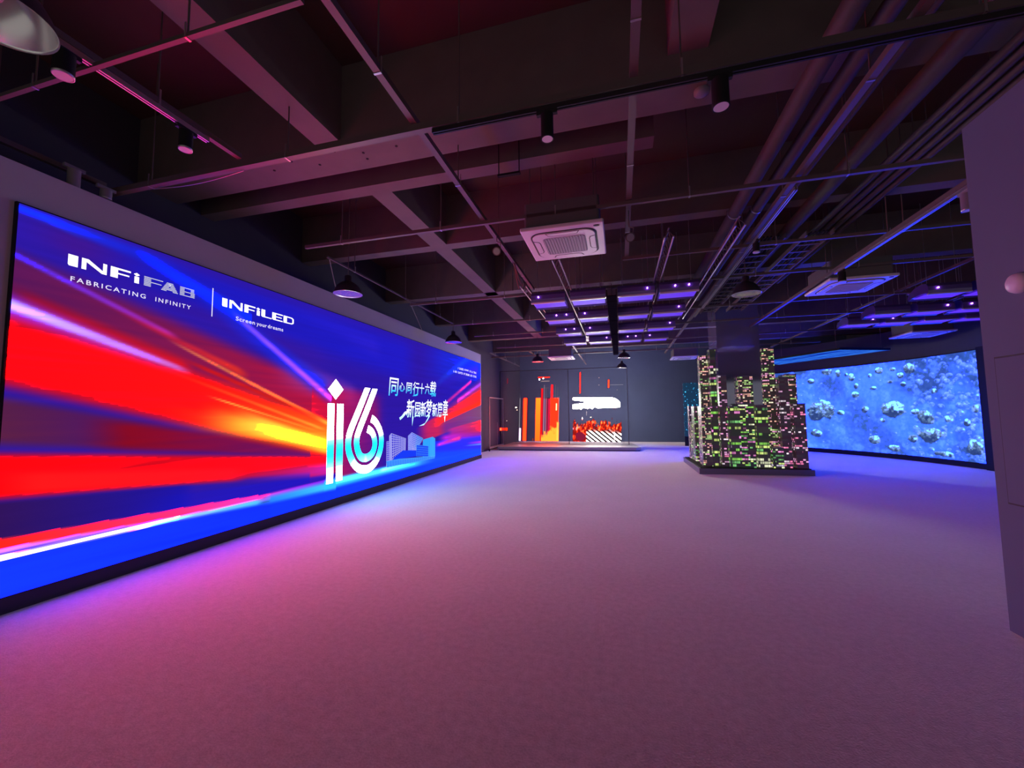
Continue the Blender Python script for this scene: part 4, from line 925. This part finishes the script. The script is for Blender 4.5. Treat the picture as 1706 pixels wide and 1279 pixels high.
def truss(label, x, y0, y1, z=3.605):
    t = thing('lattice_truss', (x, (y0 + y1) / 2, z), label, 'truss')
    for sx, sz in ((-.05, 0), (.05, 0), (0, .11)):
        MB().cyl((x + sx, y0, z + sz), (x + sx, y1, z + sz), .011, n=8).build('chord', CLAMP if sx else STRUT, t)
    l = MB(); n = int((y1 - y0) / .16)
    for k in range(n):
        a = y0 + (y1 - y0) * k / n; c = y0 + (y1 - y0) * (k + 1) / n; mid = (a + c) / 2
        for sx in (-.05, .05): l.cyl((x + sx, a, z), (x, mid, z + .11), .005, n=5, caps=False).cyl((x, mid, z + .11), (x + sx, c, z), .005, n=5, caps=False)
    l.build('lacing', STRUT, t)
    for yy in (y0 + .25, y1 - .25): MB().cyl((x, yy, z + .11), (x, yy, 3.76), .005, n=6).build('hanger_rod', STRUT, t)
truss('long lattice truss left of the centre tray above the violet slats', -.80, 5.45, 11.3)
truss('long lattice truss right of the centre tray above the violet slats', .63, 5.1, 10.9)
truss('short lattice truss at the right end of the mid violet slats', 1.38, 5.0, 9.8)
truss('lattice truss over the left end of the mid violet slats', -1.5, 6.45, 9.2)
truss('lattice truss above the violet slats near the curved screen', 6.3, 7.0, 11.5)
tr = thing('cable_tray', (-.085, 10.1, 3.44), 'black cable tray between the two halves of the mid violet slats', 'cable tray')
MB().box(-.165, -.005, 6.7, 13.6, 3.38, 3.40).box(-.165, -.155, 6.7, 13.6, 3.40, 3.50).box(-.015, -.005, 6.7, 13.6, 3.40, 3.50).build('tray', FLATBLACK, tr)
for yy in (7.2, 9.2, 11.2, 13.2): MB().cyl((-.085, yy, 3.40), (-.085, yy, 3.75), .006, n=6).build('hanger_rod', STRUT, tr)
for k in range(5): MB().box(-.17, 0, 7.0 + 1.5 * k, 7.03 + 1.5 * k, 3.37, 3.38).build('cross_bar', FLATBLACK, tr)
# loose wires and a sagging cable under the near strut
o = MB().tube([(-4.3 + .12 * k, 2.80, 3.715 - .035 * math.sin(math.pi * k / 9)) for k in range(10)], .004, 6).build('loose_cable', CLAMP)
tag(o, 'thin pale cable sagging below the long strut above the big screen', 'cable')
for a, c, lab in (((-4.05, 4.95, 3.79), (-4.66, 5.91, 3.578), 'thin brace rod from the ceiling strut to the wall by the nearer wall lamp'),
                  ((-4.05, 7.30, 3.79), (-4.66, 9.03, 3.578), 'thin brace rod from the ceiling strut to the wall between the two wall lamps')):
    o = MB().cyl(a, c, .008, n=8).build('brace_rod', STRUT); tag(o, lab, 'brace rod')
REDW = mat('red_cable_sheath', (.35, .05, .05), rough=.5)
lw = thing('loose_wires', (-1.5, 6.0, 3.78), 'bundle of red and black wires drooping from the strut left of the nearest air conditioner', 'wires')
for k, (mm, dx) in enumerate(((REDW, .0), (REDW, .05), (BLACK, .09), (BLACK, -.12))):
    MB().tube([(-1.5 + dx * t / 8, 5.75 + .055 * t + .02 * k, 3.78 - .30 * (t / 8) ** 1.6 + .05 * math.sin(t * .8 + k)) for t in range(9)], .006, 6).build('wire', mm, lw)
bk = thing('hanging_bracket', (-1.05, 3.95, 4.05), 'black U-shaped bracket hanging below the near beam', 'bracket')
MB().box(-1.17, -.93, 3.93, 3.97, 3.98, 4.0).build('shelf', BLACK, bk)
for x in (-1.16, -.94): MB().cyl((x, 3.95, 4.0), (x, 3.95, 5.0), .006, n=6).build('hanger_rod', BLACK, bk)
